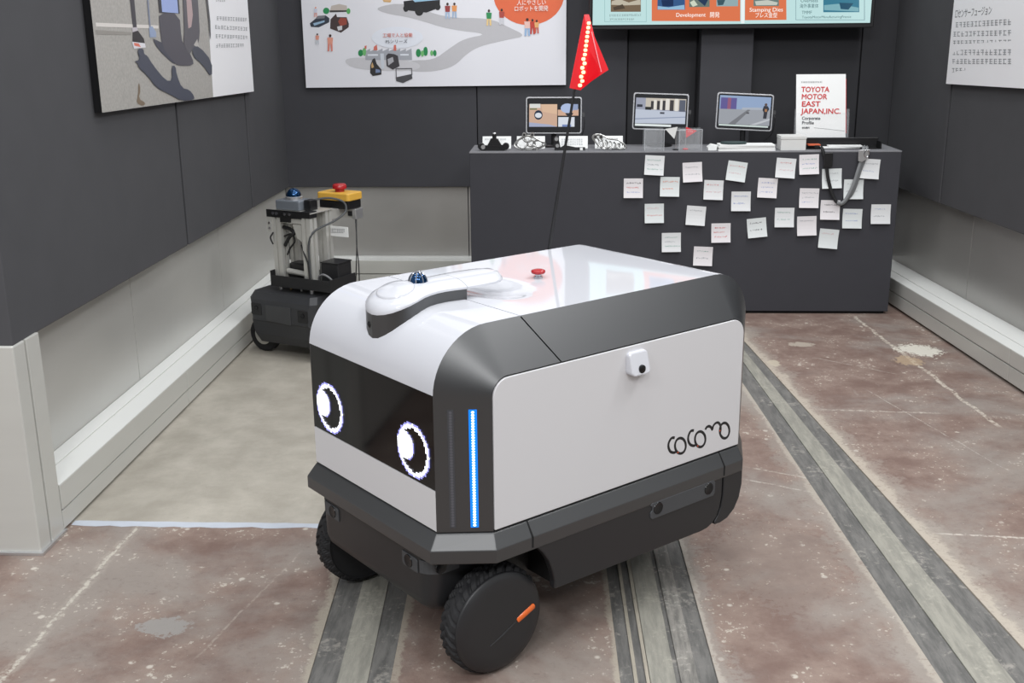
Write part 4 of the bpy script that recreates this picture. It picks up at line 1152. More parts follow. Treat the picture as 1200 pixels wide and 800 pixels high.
# ------------------------------------------------------------------ sticky notes
NOTE = [material('sticky_note_paper', c, .75, vary=.03, scale=18) for c in ((213, 214, 215), (217, 213, 215), (209, 213, 213))]
RED, ORG, BLU, GRN, GRY, BLK, PNK = (196, 66, 66), (214, 110, 66), (110, 130, 186), (96, 150, 134), (136, 140, 146), (60, 58, 62), (200, 150, 156)
notes = [
 (.388, .643, 3, [GRN, GRY, GRN], 'white sticky note with green writing, leftmost of the top row on the counter front'),
 (.548, .614, -3, [GRY, GRY], 'white sticky note with faint grey writing, second from left in the top row'),
 (.732, .617, 8, [RED, PNK], 'strongly tilted white sticky note with red writing, just below the paper stack'),
 (.935, .630, 4, [RED, PNK], 'white sticky note with thin red writing, below the white box'),
 (1.031, .645, -2, [GRN, BLU, GRN], 'white sticky note with green and blue writing, highest one, left of the black strap'),
 (1.129, .586, -2, [GRY, GRY], 'white sticky note crossed by the black strap of the hanging lanyard'),
 (1.282, .626, 4, [GRY, BLU], 'white sticky note high on the right, partly behind the grey strap'),
 (.302, .547, 0, [BLK, RED, BLU], 'white sticky note with black, red and blue writing, farthest left on the counter front'),
 (.455, .553, 1, [ORG, ORG], 'white sticky note with bold orange writing, second in the second row'),
 (.639, .539, 2, [RED, PNK], 'white sticky note with faint red writing, third from left in the second row'),
 (.864, .547, 3, [BLU, BLU, BLU], 'white sticky note filled with blue writing, right of centre in the second row'),
 (1.222, .541, 0, [GRY, GRY], 'white sticky note behind the lower end of the grey strap'),
 (.756, .491, 0, [BLU, BLU], 'white sticky note with two blue lines, in the middle of the counter front'),
 (1.040, .504, 1, [GRY, GRY, BLU], 'white sticky note with grey writing, left of the bottom of the lanyard loop'),
 (.393, .440, -1, [PNK, RED], 'white sticky note with red writing along its lower edge, first in the third row'),
 (.569, .430, 4, [GRY], 'nearly blank white sticky note tilted right, second from left in the third row'),
 (1.131, .454, 1, [BLK, BLK], 'white sticky note with thick black writing, directly below the lanyard loop'),
 (1.226, .417, 1, [BLU, BLU], 'white sticky note with faint blue writing, right of the one with thick black writing'),
 (1.343, .436, 0, [BLU, GRY], 'white sticky note with pale blue lines, farthest right on the counter front'),
 (.678, .356, -1, [RED, RED, RED], 'white sticky note covered with bold red writing in three lines'),
 (.829, .378, -6, [BLK, BLK], 'white sticky note tilted left with a black tick and black scribble'),
 (.942, .422, 0, [GRN, GRN], 'white sticky note with green writing, left of a pale nearly blank one'),
 (1.038, .386, -2, [GRY], 'pale nearly blank white sticky note, right of the green-written one'),
 (1.133, .331, 5, [PNK], 'white sticky note with one faint pink word, lowest on the right'),
 (.469, .315, -1, [GRN, GRY, GRN], 'white sticky note with grey-green lines, just above the back corner of the robot lid'),
 (.606, .255, 2, [GRN, GRY], 'white sticky note with green-grey writing, lowest of all on the counter front'),
]
INKS = {}
def ink(c):
    if c not in INKS: INKS[c] = material('felt_pen', c, .7, vary=.03)
    return INKS[c]
for i, (x, z, a, cols, lab) in enumerate(notes):
    rr = random.Random(100 + i)
    s = .0405
    t = thing('sticky_note', lab, 'sticky note', (x, CYF - .0008, z), 0, 'sticky notes on the counter front')
    R_ = Matrix.Rotation(math.radians(a), 3, 'Y')
    rows = 6; v = []; f = []
    def yoff(zz): q = max(0, (s * .55 - zz) / (s * 1.55)); return -.012 * q * q
    for k in range(rows + 1):
        zz = s - 2 * s * k / rows
        for xx in (-s, s): v.append(R_ @ Vector((xx, yoff(zz), zz)))
    for k in range(rows): f.append((2 * k, 2 * k + 1, 2 * k + 3, 2 * k + 2))
    p = mk('note_sheet', v, f, NOTE[i % 3], t)
    so = p.modifiers.new('solid', 'SOLIDIFY'); so.thickness = .0006; so.offset = 0
    nl = len(cols)
    for k, c in enumerate(cols):
        mb = MB()
        zc = s * .62 - k * (s * 1.25 / max(nl - .3, 1)) - .004
        bold = .0019 if c in (BLK, ORG) or (c == RED and nl == 3) else .0015
        xx = -s * .78 + rr.uniform(0, .006)
        xe = s * rr.uniform(.35, .82)
        while xx < xe:
            w = rr.uniform(.0035, .007); h = rr.uniform(.004, .0075)
            for q in range(rr.randint(2, 3)):
                x0, x1 = xx + rr.uniform(0, w), xx + rr.uniform(0, w); z0, z1 = zc + rr.uniform(-h / 2, h / 2), zc + rr.uniform(-h / 2, h / 2)
                d = Vector((x1 - x0, 0, z1 - z0)); L_ = max(d.length, .002); d.normalize(); nn = Vector((-d.z, 0, d.x)) * bold / 2
                P_ = [Vector((x0, 0, z0)) + nn, Vector((x0, 0, z0)) + d * L_ + nn, Vector((x0, 0, z0)) + d * L_ - nn, Vector((x0, 0, z0)) - nn]
                P_ = [R_ @ Vector((p_.x, yoff(p_.z) - .0007, p_.z)) for p_ in P_]
                mb.add(P_, [(0, 1, 2, 3)])
            xx += w + rr.uniform(.001, .0025)
        mb.build('handwriting', ink(c), p)['kind'] = 'stuff'

# ------------------------------------------------------------------ tablets on stands
TAB_EDGE = material('silver_tablet_edge', (150, 150, 153), .35, metal=.5, vary=.03)
TAB_GLASS = material('tablet_glass', (8, 8, 9), .06, spec=.5, vary=.05)
def tablet(cx, cz, w, h, roll, label, art, y=4.865):
    t = thing('tablet', label, 'tablet', (cx, y, CH), 0, 'tablets on stands along the counter')
    M_ = Matrix.Rotation(math.radians(roll), 3, 'Y') @ Matrix.Rotation(math.radians(-9), 3, 'X')
    def loc(x, d, z): q = M_ @ Vector((x, d, z)); return (q.x, q.y, q.z + cz - CH)
    def slab(name, poly, d0, d1, m, par, b=.0):
        v, f = prism_vf(poly, 'y', d0, d1); v = [loc(*q) for q in v]
        o = mk(name, v, f, m, par)
        return bev(o, b) if b else o
    fr = slab('tablet_frame', rrect(-w / 2, w / 2, -h / 2, h / 2, .011), 0, .008, TAB_EDGE, t, .0015)
    gl = slab('glass_front', rrect(-w / 2 + .0055, w / 2 - .0055, -h / 2 + .0055, h / 2 - .0055, .008), -.0006, .002, TAB_GLASS, fr)
    poly_layer('screen_picture', art, lambda p, l: loc(p[0] * w / 2, -.0006 - l * .5, p[1] * h / 2), fr, emit=.8, start=.0004, step=.0002, rough=.08)
    for dx in (.5,):
        v, f = prism_vf(rrect(w * dx + .001, w * dx + .012, -.006, .012, .002), 'y', .002, .012); mk('holder_clip', [loc(*q) for q in v], f, BLACK, t)
    slab('holder_plate', rrect(-.05, .05, -.03, .03, .006), .008, .013, BLACK, t)
    mb = MB()
    q0 = Vector(loc(0, .014, -.0)); 
    mb.tube([q0, (q0.x, q0.y + .012, q0.z - .03), (q0.x, q0.y + .006, .008)], .012, 10)
    mb.build('stand_neck', BLACK, t, True)
    lathe('stand_base', [(.055, .0), (.055, .006), (.05, .009), (.012, .010)], (q0.x, q0.y + .006, 0), BLACK, t, 'z', 32)
    cable = curve_pts([loc(w / 2 + .008, .006, -.008), loc(w / 2 + .012, .006, -.03), (w / 2 + .002, .02, .05), (w / 2 - .03, .06, .01), (w / 2 - .06, .085, .004)], 5)
    tube('charging_cable', cable, .0016, BLACK, t, 6)
    return t
def R4(x0, y0, x1, y1): return [(x0, y0), (x1, y0), (x1, y1), (x0, y1)]
art1 = [((14, 15, 20), R4(-.93, -.86, .93, .86)), ((212, 176, 152), R4(-.88, -.62, .12, .60)), ((226, 190, 160), [(-.45, .60), (.12, .60), (.12, .05), (-.40, .2)]), ((226, 228, 224), R4(-.86, .40, -.48, .62)), ((120, 128, 90), R4(-.86, .30, -.60, .38)),
        ((170, 178, 205), [(-.88, -.62), (.12, -.62), (-.15, -.5), (-.88, -.38)]), ((20, 40, 66), arc(-.55, .02, .15, 0, 340, 14, .26)), ((226, 232, 240), arc(-.55, .0, .12, 0, 340, 14, .14)),
        ((216, 176, 150), R4(.14, -.02, .88, .34)), ((20, 22, 30), R4(.14, .30, .30, .62)), ((178, 196, 232), arc(.48, .38, .24, 0, 340, 12, .26)), ((30, 34, 44), arc(.55, .12, .14, 180, 360, 8, .16)), ((150, 165, 200), R4(.62, .28, .86, .60)),
        ((224, 230, 240), R4(.16, -.62, .74, -.10)), ((16, 18, 24), R4(.74, -.45, .90, -.12)), ((120, 140, 190), R4(.3, -.62, .62, -.5))]
art2 = [((16, 18, 24), R4(-.95, -.86, .95, .86)), ((160, 164, 182), R4(-.90, -.62, .90, .72)), ((204, 196, 184), R4(-.55, .10, .90, .72)), ((196, 204, 220), [(-.90, .10), (.90, .02), (.90, -.62), (-.90, -.66)]),
        ((52, 50, 54), R4(-.36, .12, -.26, .56)), ((52, 50, 54), R4(-.14, .10, -.04, .58)), ((52, 50, 54), R4(.06, .08, .16, .60)), ((60, 56, 58), R4(.32, .06, .46, .64)), ((90, 96, 112), R4(.66, .04, .88, .66)),
        ((236, 232, 224), R4(-.26, .10, -.16, .62)), ((236, 232, 224), R4(-.03, .10, .05, .66)), ((236, 232, 224), R4(.17, .10, .30, .70)), ((236, 232, 224), R4(.50, .06, .62, .72)), ((24, 26, 26), R4(-.56, .08, -.34, .24)),
        ((40, 44, 60), R4(-.86, .22, -.66, .36)), ((70, 72, 84), R4(-.02, -.12, .14, -.02)), ((150, 160, 184), [(-.9, -.40), (.9, -.22), (.9, -.27), (-.9, -.46)]), ((232, 240, 240), R4(-.90, -.80, .40, -.68))]
art3 = [((16, 18, 24), R4(-.95, -.86, .95, .86)), ((150, 172, 206), R4(-.90, .10, .90, .84)), ((96, 88, 150), R4(-.86, .10, -.30, .72)), ((150, 90, 120), R4(-.62, .10, -.50, .72)), ((160, 164, 172), [(-.90, .10), (.90, .16), (.90, -.70), (-.90, -.70)]),
        ((176, 184, 196), [(-.1, .22), (.5, .26), (.90, .16), (-.1, .10)]), ((120, 122, 128), [(-.55, -.70), (-.30, -.70), (.20, .12), (.10, .12)]), ((196, 200, 206), [(.2, -.70), (.9, -.30), (.9, -.4), (.4, -.70)]),
        ((84, 84, 90), R4(.06, -.10, .16, -.02)), ((44, 46, 56), [(.66, -.32), (.78, -.32), (.80, .05), (.86, .2), (.80, .36), (.66, .36), (.62, .15), (.67, .0)]), ((90, 70, 62), arc(.73, .43, .05, 0, 340, 10, .08)), ((170, 120, 80), R4(.70, .05, .78, .2)), ((216, 230, 226), R4(-.88, -.80, .86, -.72))]
tablet(-.0365, .836, .244, .158, .2, 'silver-edged tablet showing a small robot on a tan floor, behind the red flag pole', art1)
tablet(.4255, .849, .240, .158, 2.2, 'silver-edged tablet showing a street with pale columns, behind the clear acrylic boxes', art2)
tablet(.7865, .847, .244, .157, 3.0, 'silver-edged tablet showing a standing person on pavement, behind the stack of papers', art3)

# ------------------------------------------------------------------ TV on the back wall
YT = 5.12
tv = thing('wall_television', 'large black television with a pale teal slide, hanging above the counter', 'television', (.75, 5.16, 1.19))
tvl = lambda x, y, z: (x - .75, y - 5.16, z - 1.19)
x0, x1, z0, z1 = .118, 1.377, 1.192, 1.905
v, f = box_vf(*sum(([a, b] for a, b in zip(tvl(x0, YT + .002, z0), tvl(x1, 5.175, z1))), [])); bev(mk('television_case', v, f, BLACK, tv), .004)
def pl(p, l): return tvl(p[0], YT - l, p[1])
sx0, sx1, sz0, sz1 = .134, 1.359, 1.2125, 1.895
v, f = box_vf(*sum(([a, b] for a, b in zip(tvl(sx0 - .004, YT - .0002, sz0 - .003), tvl(sx1 + .004, YT + .004, sz1 + .003))), [])); mk('television_glass', v, f, SCREEN, tv)
TVE = .86
extra = [((238, 246, 246), R4(.18, 1.80, 1.31, 1.87)), ((226, 122, 82), R4(.18, 1.62, .72, 1.78)), ((226, 122, 82), R4(.78, 1.62, 1.31, 1.78)), ((90, 130, 150), R4(.25, 1.65, .45, 1.75)), ((150, 160, 150), R4(.86, 1.65, 1.06, 1.75))]
scr = poly_layer('slide_picture', [((196, 230, 230), R4(sx0, sz0, sx1, sz1))] + TV_ART + extra, pl, tv, emit=TVE, start=.0008, step=.00008, rough=.15)
blur_lines('slide_small_print', TV_TEXT, pl, tv, emit=TVE, lift=.0048, rough=.15)
LW = material('slide_white_letters', (8, 8, 8), .3, emit=(250, 246, 240), estr=.95); LG = material('slide_grey_letters', (8, 8, 8), .3, emit=(70, 110, 116), estr=.8)
def tvt(b, s, m, x, z, w=None): lettering(b, s, m, tv, tvl(x, YT - .005, z), (1, 0, 0), (0, 0, 1), w)
tvt('Development', .024, LW, .503, 1.245, .130); tvt('開発', .026, LW, .652, 1.243, .042)
tvt('Stamping Dies', .024, LW, .826, 1.264, .146); tvt('プレス金型', .024, LW, .851, 1.240, .096)
tvt('Overseas', .02, LG, 1.048, 1.302, .075); tvt('海外事業体', .02, LG, 1.045, 1.279, .082); tvt('TMMF', .020, LG, 1.056, 1.252, .044); tvt('ToyotaMotorManufacturingFrance', .015, LG, 1.058, 1.234, .215)
box('television_bracket', -.12, .12, .015, .036, .2, .5, BLACK, tv)

# ------------------------------------------------------------------ posters
def smooth_outline(pts, k=2):
    for _ in range(k):
        out = []
        for a, b in zip(pts, list(pts[1:]) + [pts[0]]):
            out += [tuple(a[i] * .75 + b[i] * .25 for i in range(len(a))), tuple(a[i] * .25 + b[i] * .75 for i in range(len(a)))]
        pts = out
    return pts
BACK_ART[0:2] = [(c, smooth_outline(q)) for c, q in BACK_ART[0:2]]
LEFT_ART[:] = [(c, [(y, z + .5 if z > 1.272 else z) for y, z in q]) for c, q in LEFT_ART]      # figures go on above the frame
LEFT_ART[:] = [(c, smooth_outline(q, 1) if len(q) >= 6 else q) for c, q in LEFT_ART]
def board(name, label, quad, depth_dir, thick, z1, face=None):
    """quad: (p0, p1) bottom edge world points; panel up to z1"""
    p0, p1 = Vector(quad[0]), Vector(quad[1])
    c = (p0 + p1) / 2
    t = thing(name, label, 'poster', (c.x, c.y, min(p0.z, p1.z)))
    d = Vector(depth_dir) * thick
    top0, top1 = Vector((p0.x, p0.y, z1)), Vector((p1.x, p1.y, z1))
    v = [p0, p1, top1, top0, p0 + d, p1 + d, top1 + d, top0 + d]
    v = [q - t.location for q in v]
    bf = [(0, 1, 2, 3), (7, 6, 5, 4), (0, 4, 5, 1), (1, 5, 6, 2), (2, 6, 7, 3), (3, 7, 4, 0)]
    e = Vector(depth_dir) * .0012
    mk('poster_board', v[:4] + [q + e for q in v[:4]], bf, face or BOARD, t)
    mk('poster_backing', [q + e * 1.2 for q in v[:4]] + v[4:], bf, BLACK, t)
    return t
# left wall poster: faces +x
# (the art was measured on a flat plane a little behind this face; slide it along the sight lines)
def lslide(p):
    k = (-1.214 + .0683) / (-1.327 + .0293 * p[0])
    return (-1.327 * k, p[0] * k, 1.1936 + (p[1] - 1.1936) * k)
lp = board('wall_poster', 'poster with a photograph of walking legs and shadows, on the left wall', (lslide((3.177, .974)), lslide((4.784, .949))), (-.9996, -.029, 0), .022, 1.95)
LPL = lp.location.copy()
def lplace(p, l):
    x, y, z = lslide(p); return (x + l - LPL.x, y - LPL.y, z - LPL.z)
LEFT_BASE2 = []
for c, pts in LEFT_BASE: LEFT_BASE2.append((c, pts))
GROUND = material('poster_asphalt_print', (172, 169, 164), .5, vary=.30, scale=130)
gp = [lplace(p, .0005) for p in LEFT_BASE[0][1]]
zt = 1.94 - LPL.z
ymid_b, ymid_t = gp[3][1], gp[4][1]
(_x, yb0, zb0), (_x, yb1, zb1) = lslide((3.177, .974)), lslide((4.784, .949))
ge = [(gp[2][0], gp[2][1], zb0 - LPL.z + .0006), (gp[3][0], ymid_b, zb0 + (zb1 - zb0) * (ymid_b + LPL.y - yb0) / (yb1 - yb0) - LPL.z + .0006), (gp[4][0], ymid_t, zt), (gp[2][0], gp[2][1], zt)]
mk('poster_photograph', ge, [(0, 1, 2, 3)], GROUND, lp)
poly_layer('poster_artwork', LEFT_ART, lplace, lp, start=.001, step=.0001)
blur_lines('poster_small_print', LEFT_TEXT, lplace, lp, lift=.0008)
# back wall poster: faces -y
bp_ = board('wall_poster', 'large pale poster with an orange circle and small illustrations, on the back wall', ((-1.206, 5.250, .9405), (.0165, 5.250, .9465)), (0, 1, 0), .019, 1.95, material('grey_white_poster_board', (226, 226, 232), .45, vary=.015, scale=4))
BPL = bp_.location.copy()
def bplace(p, l):
    k = 5.2495 / 5.272
    return (p[0] * k - BPL.x, 5.2498 - l - BPL.y, 1.1936 + (p[1] - 1.1936) * k - BPL.z)
poly_layer('poster_artwork', BACK_ART, bplace, bp_, start=.0004, step=.00004)
def bt(b, s, m, x, z, w, a='LEFT'): lettering(b, s, m, bp_, bplace((x, z), .006), (1, 0, .006), (-.006, 0, 1), w)
bt('人にやさしい', .026, INK_WHITE, -.211, 1.3055, .132); bt('ロボットを開発', .026, INK_WHITE, -.224, 1.279, .154)
bt('工場で人と協働', .020, material('orange_ink', (206, 96, 74), .6), -.837, 1.168, .138); bt('FSシリーズ', .019, INK_GREY, -.824, 1.141, .101)
# right wall poster
KR = .9705           # measured on a plane a little behind the cladding; slid forward along the sight lines
def rs(p): return Vector((p[0] * KR, p[1] * KR, 1.1936 + (p[2] - 1.1936) * KR))
rp = board('wall_poster', 'white text poster on the right wall', (rs((1.601, 4.777, .9640)), rs((1.676, 3.777, .9850))), (.9973, .074, 0), .018, 1.95)
RPL = rp.location.copy()
rn = Vector((-.9973, -.074, 0))
def rplace(p, l): q = rs(p) + rn * (l + .0008) - RPL; return tuple(q)
blur_lines('poster_small_print', RIGHT_TEXT, rplace, rp, lift=.0006)
blur_lines('poster_small_print', [((16, 150, 152, 156), tuple(Vector(q) + Vector((.0742 * .56, -.5, .012)) for q in ln[1])) for ln in RIGHT_TEXT[:5]], rplace, rp, lift=.0006)
lettering('□センサーフュージョン', .036, INK_GREY, rp, rplace((1.6045, 4.755, 1.229), .001), (.0742, -1, .030), (0, 0, 1), .318)

# ------------------------------------------------------------------ small things on the counter
def at(x, y): return (x, y, CH)
cards = [(-.283, .124, 'white name card behind the black clamp bracket'), (-.135, .122, 'white name card behind the round silver lattice part'),
         (.049, .124, 'white name card with faint printed lines, behind the long black arm part'), (.202, .120, 'white name card behind the long silver lattice part')]
for i, (cx, w, lab) in enumerate(cards):
    t = thing('name_card', lab, 'card', at(cx, 4.80), 0, 'name cards behind the model parts')
    v, f = prism_vf([(0, 0), (.0012, 0), (.0212, .0505), (.020, .051)], 'x', -w / 2, w / 2)
    mk('card_face', v, f, WHITE_PAPER, t)
    v, f = prism_vf([(.020, .051), (.0212, .0505), (.034, 0), (.0328, 0)], 'x', -w / 2, w / 2)
    mk('card_back', v, f, WHITE_PAPER, t)
    def cp_(p, l): s_ = p[1]; return (p[0], -l + s_ * .4 - .0006, s_)
    a = w * .42
    blur_lines('card_print', [((10, 176, 178, 180), [(-a, .0, 0), (a, 0, 0), (-a, 0, 0)])] and [((10, 150, 152, 156), [(-a, zz + .006), (a * .8, zz + .006), (-a, zz)]) for zz in ((.032, .022, .012) if i == 2 else (.036,))] if False else
               [((10, 168, 170, 174), [(-a, zz + .006, 0), (a * .8, zz + .006, 0), (-a, zz, 0)]) for zz in ((.034, .024, .014) if i == 2 else (.036,))],
               lambda p, l: (p[0], p[1] * .385 - .0016, p[1]), t)
# black clamp bracket
t = thing('black_bracket', 'small black three-armed bracket with an upright post, first part on the counter', 'model part', at(-.29, 4.725))
MB().box(-.062, .058, -.012, .012, .006, .022).box(-.05, .045, -.016, .016, 0, .008).build('bracket_bar', BLACK, t)
prism('bracket_gusset', [(-.030, .02), (.034, .02), (.016, .05), (-.012, .052)], 'y', -.008, .008, BLACK, t, .002)
tube('bracket_post', [(.002, 0, .045), (.002, 0, .068)], .009, BLACK, t); lathe('post_cap', [(.006, .068), (.008, .071), (.006, .075), (.002, .076)], (.002, 0, 0), ALU_BRIGHT, t)
for xx in (-.046, .034): lathe('bracket_bolt', [(.009, -.017), (.009, -.013), (.003, -.012)], (xx, 0, .016), ALU_BRIGHT if xx < 0 else BLACK, t, 'y', 14)
for xx in (-.055, .05): lathe('bracket_knuckle', [(.013, -.013), (.015, -.008), (.015, .008), (.013, .013)], (xx, 0, .018), BLACK, t, 'y', 16)
# round silver lattice
SILV = material('cast_silver_metal', (178, 178, 176), .28, metal=.75, vary=.12, scale=90)
def ringpts(cx, cz, rx, rz, y=0, n=16, tilt=0): return [(cx + rx * math.cos(2 * math.pi * k / n), y + tilt * math.sin(2 * math.pi * k / n), cz + rz * math.sin(2 * math.pi * k / n)) for k in range(n)]
t = thing('silver_lattice', 'silver organic lattice part shaped like a wide diamond, second part on the counter', 'model part', at(-.137, 4.725))
for (cx, cz, rx, rz, tl) in ((-.032, .030, .022, .020, .006), (.006, .028, .016, .014, -.005), (-.010, .048, .018, .012, .008), (.034, .028, .020, .013, .004), (-.004, .012, .018, .009, .008)):
    tube('lattice_ring', ringpts(cx, cz, rx, rz, 0, 16, tl), .0036, SILV, t, 7, True)
tube('lattice_outline', curve_pts([(-.066, 0, .024), (-.04, .004, .050), (-.005, 0, .062), (.035, -.004, .045), (.066, 0, .026), (.035, .006, .008), (-.01, .004, .005), (-.045, -.004, .008)], 4, True), .0042, SILV, t, 7, True)
for xx in (-.024, .010):
    lathe('lattice_eyelet', [(.0085, -.008), (.0095, -.004), (.0095, .004), (.0085, .008)], (xx, 0, .066), SILV, t, 'y', 14); lathe('eyelet_hole', [(.0045, -.0086), (.0045, -.0078)], (xx, 0, .066), BLACK, t, 'y', 10)
lathe('lattice_foot', [(.006, 0), (.006, .010)], (-.02, 0, 0), SILV, t); lathe('lattice_foot', [(.006, 0), (.006, .010)], (.03, 0, 0), SILV, t)
# long black arm part with a tall end
t = thing('black_arm_part', 'long low black arm part with a tall hinged end, third part on the counter', 'model part', at(.03, 4.725))
MB().box(-.062, .068, -.010, .010, .0, .012).build('arm_bar', MATTE_BLACK, t)
prism('arm_upright', [(-.064, .008), (-.036, .008), (-.040, .03), (-.048, .058), (-.060, .058), (-.068, .045), (-.060, .03)], 'y', -.011, .011, BLACK, t, .003)
for q in ((-.054, .048), (-.050, .020)): lathe('arm_pivot', [(.008, -.014), (.0075, -.0115), (.003, -.011)], (q[0], 0, q[1]), ALU_BRIGHT, t, 'y', 14)
box('arm_tip', .046, .058, -.0115, -.0098, .001, .012, WHITE_PAPER, t)
prism('arm_rib', [(-.036, .012), (.030, .012), (-.020, .022)], 'y', -.004, .004, MATTE_BLACK, t)
# long silver lattice
t = thing('silver_lattice', 'long silver lattice arm sloping down to the right, fourth part on the counter', 'model part', at(.198, 4.725))
for cx, cz in ((-.058, .056), (-.033, .056)):
    lathe('lattice_eyelet', [(.009, -.008), (.0105, -.004), (.0105, .004), (.009, .008)], (cx, 0, cz), SILV, t, 'y', 14); lathe('eyelet_hole', [(.005, -.0086), (.005, -.0078)], (cx, 0, cz), BLACK, t, 'y', 10)
tube('lattice_outline', curve_pts([(-.068, 0, .058), (-.040, 0, .066), (.0, .002, .048), (.045, 0, .040), (.074, 0, .010), (.03, .004, .005), (-.02, 0, .006), (-.052, 0, .030)], 4, True), .004, SILV, t, 7, True)
for k in range(7):
    a = k / 6
    tube('lattice_strut', curve_pts([(-.05 + a * .108, 0, .052 - a * .030), (-.040 + a * .105, .006, .034 - a * .016), (-.048 + a * .110, 0, .010)], 3), .0034, SILV, t, 6)
for k in range(4):
    tube('lattice_ring', ringpts(-.030 + k * .027, .026 - k * .003, .012, .013, 0, 12, .005), .003, SILV, t, 6, True)
# acrylic boxes with small flags
def clear_sheet(name, fac):
    m = material(name, (205, 208, 212), .12, spec=.6, vary=.02)
    nt = m.node_tree; pb = nt.nodes['Principled BSDF']; tr = nt.nodes.new('ShaderNodeBsdfTransparent'); mx = nt.nodes.new('ShaderNodeMixShader')
    mx.inputs[0].default_value = fac
    nt.links.new(tr.outputs[0], mx.inputs[1]); nt.links.new(pb.outputs[0], mx.inputs[2]); nt.links.new(mx.outputs[0], nt.nodes['Material Output'].inputs['Surface'])
    return m
ACR = clear_sheet('clear_acrylic', .13); ACR2 = clear_sheet('very_clear_acrylic', .035)
ACR_EDGE = material('acrylic_edge', (190, 194, 198), .3, vary=.02)
def acrylic(cx, w, lab):
    t = thing('acrylic_box', lab, 'box', at(cx, 4.712), 0, 'clear acrylic boxes on the counter')
    h, d, k = .0895, .045, .0025
    box('box_wall', -w / 2, w / 2, -d, -d + k, 0, h, ACR, t); box('box_wall', -w / 2, w / 2, d - k, d, 0, h, ACR, t)
    box('box_wall', -w / 2, -w / 2 + k, -d + k + .0002, d - k - .0002, 0, h, ACR, t); box('box_wall', w / 2 - k, w / 2, -d + k + .0002, d - k - .0002, 0, h, ACR, t)
    for ex in (-w / 2, w / 2): tube('box_edge', [(ex * .985, -d + .001, .002), (ex * .985, -d + .001, h - .001)], .0011, ACR_EDGE, t, 6)
    tube('box_edge', [(-w / 2, -d + .001, h), (w / 2, -d + .001, h)], .0009, ACR_EDGE, t, 6)
    box('box_floor', -w / 2 + k + .0002, w / 2 - k - .0002, -d + k + .0002, d - k - .0002, 0, k, ACR, t)
    return t
acrylic(.386, .082, 'clear open acrylic box on the counter, left one of the pair'); acrylic(.537, .096, 'clear open acrylic box holding a small red flag, right one of the pair')
WFL = material('white_flag_cloth', (214, 214, 212), .7); RFL = material('red_flag_cloth', (214, 48, 56), .55)
t = thing('small_flag', 'small white triangular flag standing between the two acrylic boxes', 'flag', at(.470, 4.72), 0, 'small triangular flags')
tube('flag_stick', [(.012, .004, 0), (.010, .004, .096)], .0016, ALU_BRIGHT, t, 6)
prism('pennant', [(-.036, .088), (.016, .096), (.004, .046)], 'y', -.0014, .0012, WFL, t)
lathe('flag_base', [(.014, 0), (.014, .003), (.003, .005)], (.012, .004, 0), BLACK, t)
t = thing('small_flag', 'small red triangular flag standing inside the right acrylic box', 'flag', (.522, 4.72, CH + .0026), 0, 'small triangular flags')
tube('flag_stick', [(0, .0015, 0), (0, .0015, .094)], .0016, ALU_BRIGHT, t, 6)
prism('pennant', [(-.001, .094), (.046, .077), (.001, .048)], 'y', -.0014, .0002, RFL, t)
lathe('flag_base', [(.012, 0), (.012, .003), (.003, .005)], (0, .0015, 0), RFL, t)
blur_lines('pennant_print', [((4, 240, 200, 200), [(.008, .079, 0), (.030, .079, 0), (.008, .072, 0)])], lambda p, l: (p[0], -.0016, p[1]), t)
# papers
t = thing('paper_stack', 'thick stack of white paper sheets in front of the third tablet', 'papers', at(.772, 4.712))
for k, (dx, dy, rz_, w) in enumerate(((.0, .0, .02, .118), (.002, .003, -.015, .116), (-.002, .001, .03, .117), (.001, -.001, .0, .115))):
    R2 = Matrix.Rotation(rz_, 3, 'Z')
    v, f = box_vf(-w, w, -.043, .043, k * .0065, k * .0065 + .0062); v = [R2 @ Vector(q) + Vector((dx, dy, 0)) for q in v]
    mk('paper_bundle', v, f, WHITE_PAPER, t)
t = thing('folded_leaflet', 'small white folded leaflet left of the paper stack', 'leaflet', at(.634, 4.722))
prism('leaflet', [(-.020, .0), (.017, .0), (.017, .020), (-.004, .024), (-.020, .012)], 'y', -.03, .03, WHITE_PAPER, t, .001)
t = thing('dark_green_pad', 'flat dark green pad lying on the paper stack', 'pad', (.722, 4.712, CH + .0268))
PADM = material('dark_green_rubber', (44, 62, 62), .5, vary=.06)
v, f = prism_vf(arc(0, 0, .055, 0, 345, 23, .036), 'z', 0, .008); bev(mk('pad', v, f, PADM, t), .002)
t = thing('white_box', 'plain white cardboard box beside the paper stack', 'box', at(.966, 4.725))
CARD = material('white_cardboard', (206, 206, 204), .7, vary=.03)
box('box_body', -.052, .052, -.045, .045, 0, .046, CARD, t, .002); box('box_lid', -.0535, .0535, -.0465, .0465, .0462, .060, CARD, t, .002)
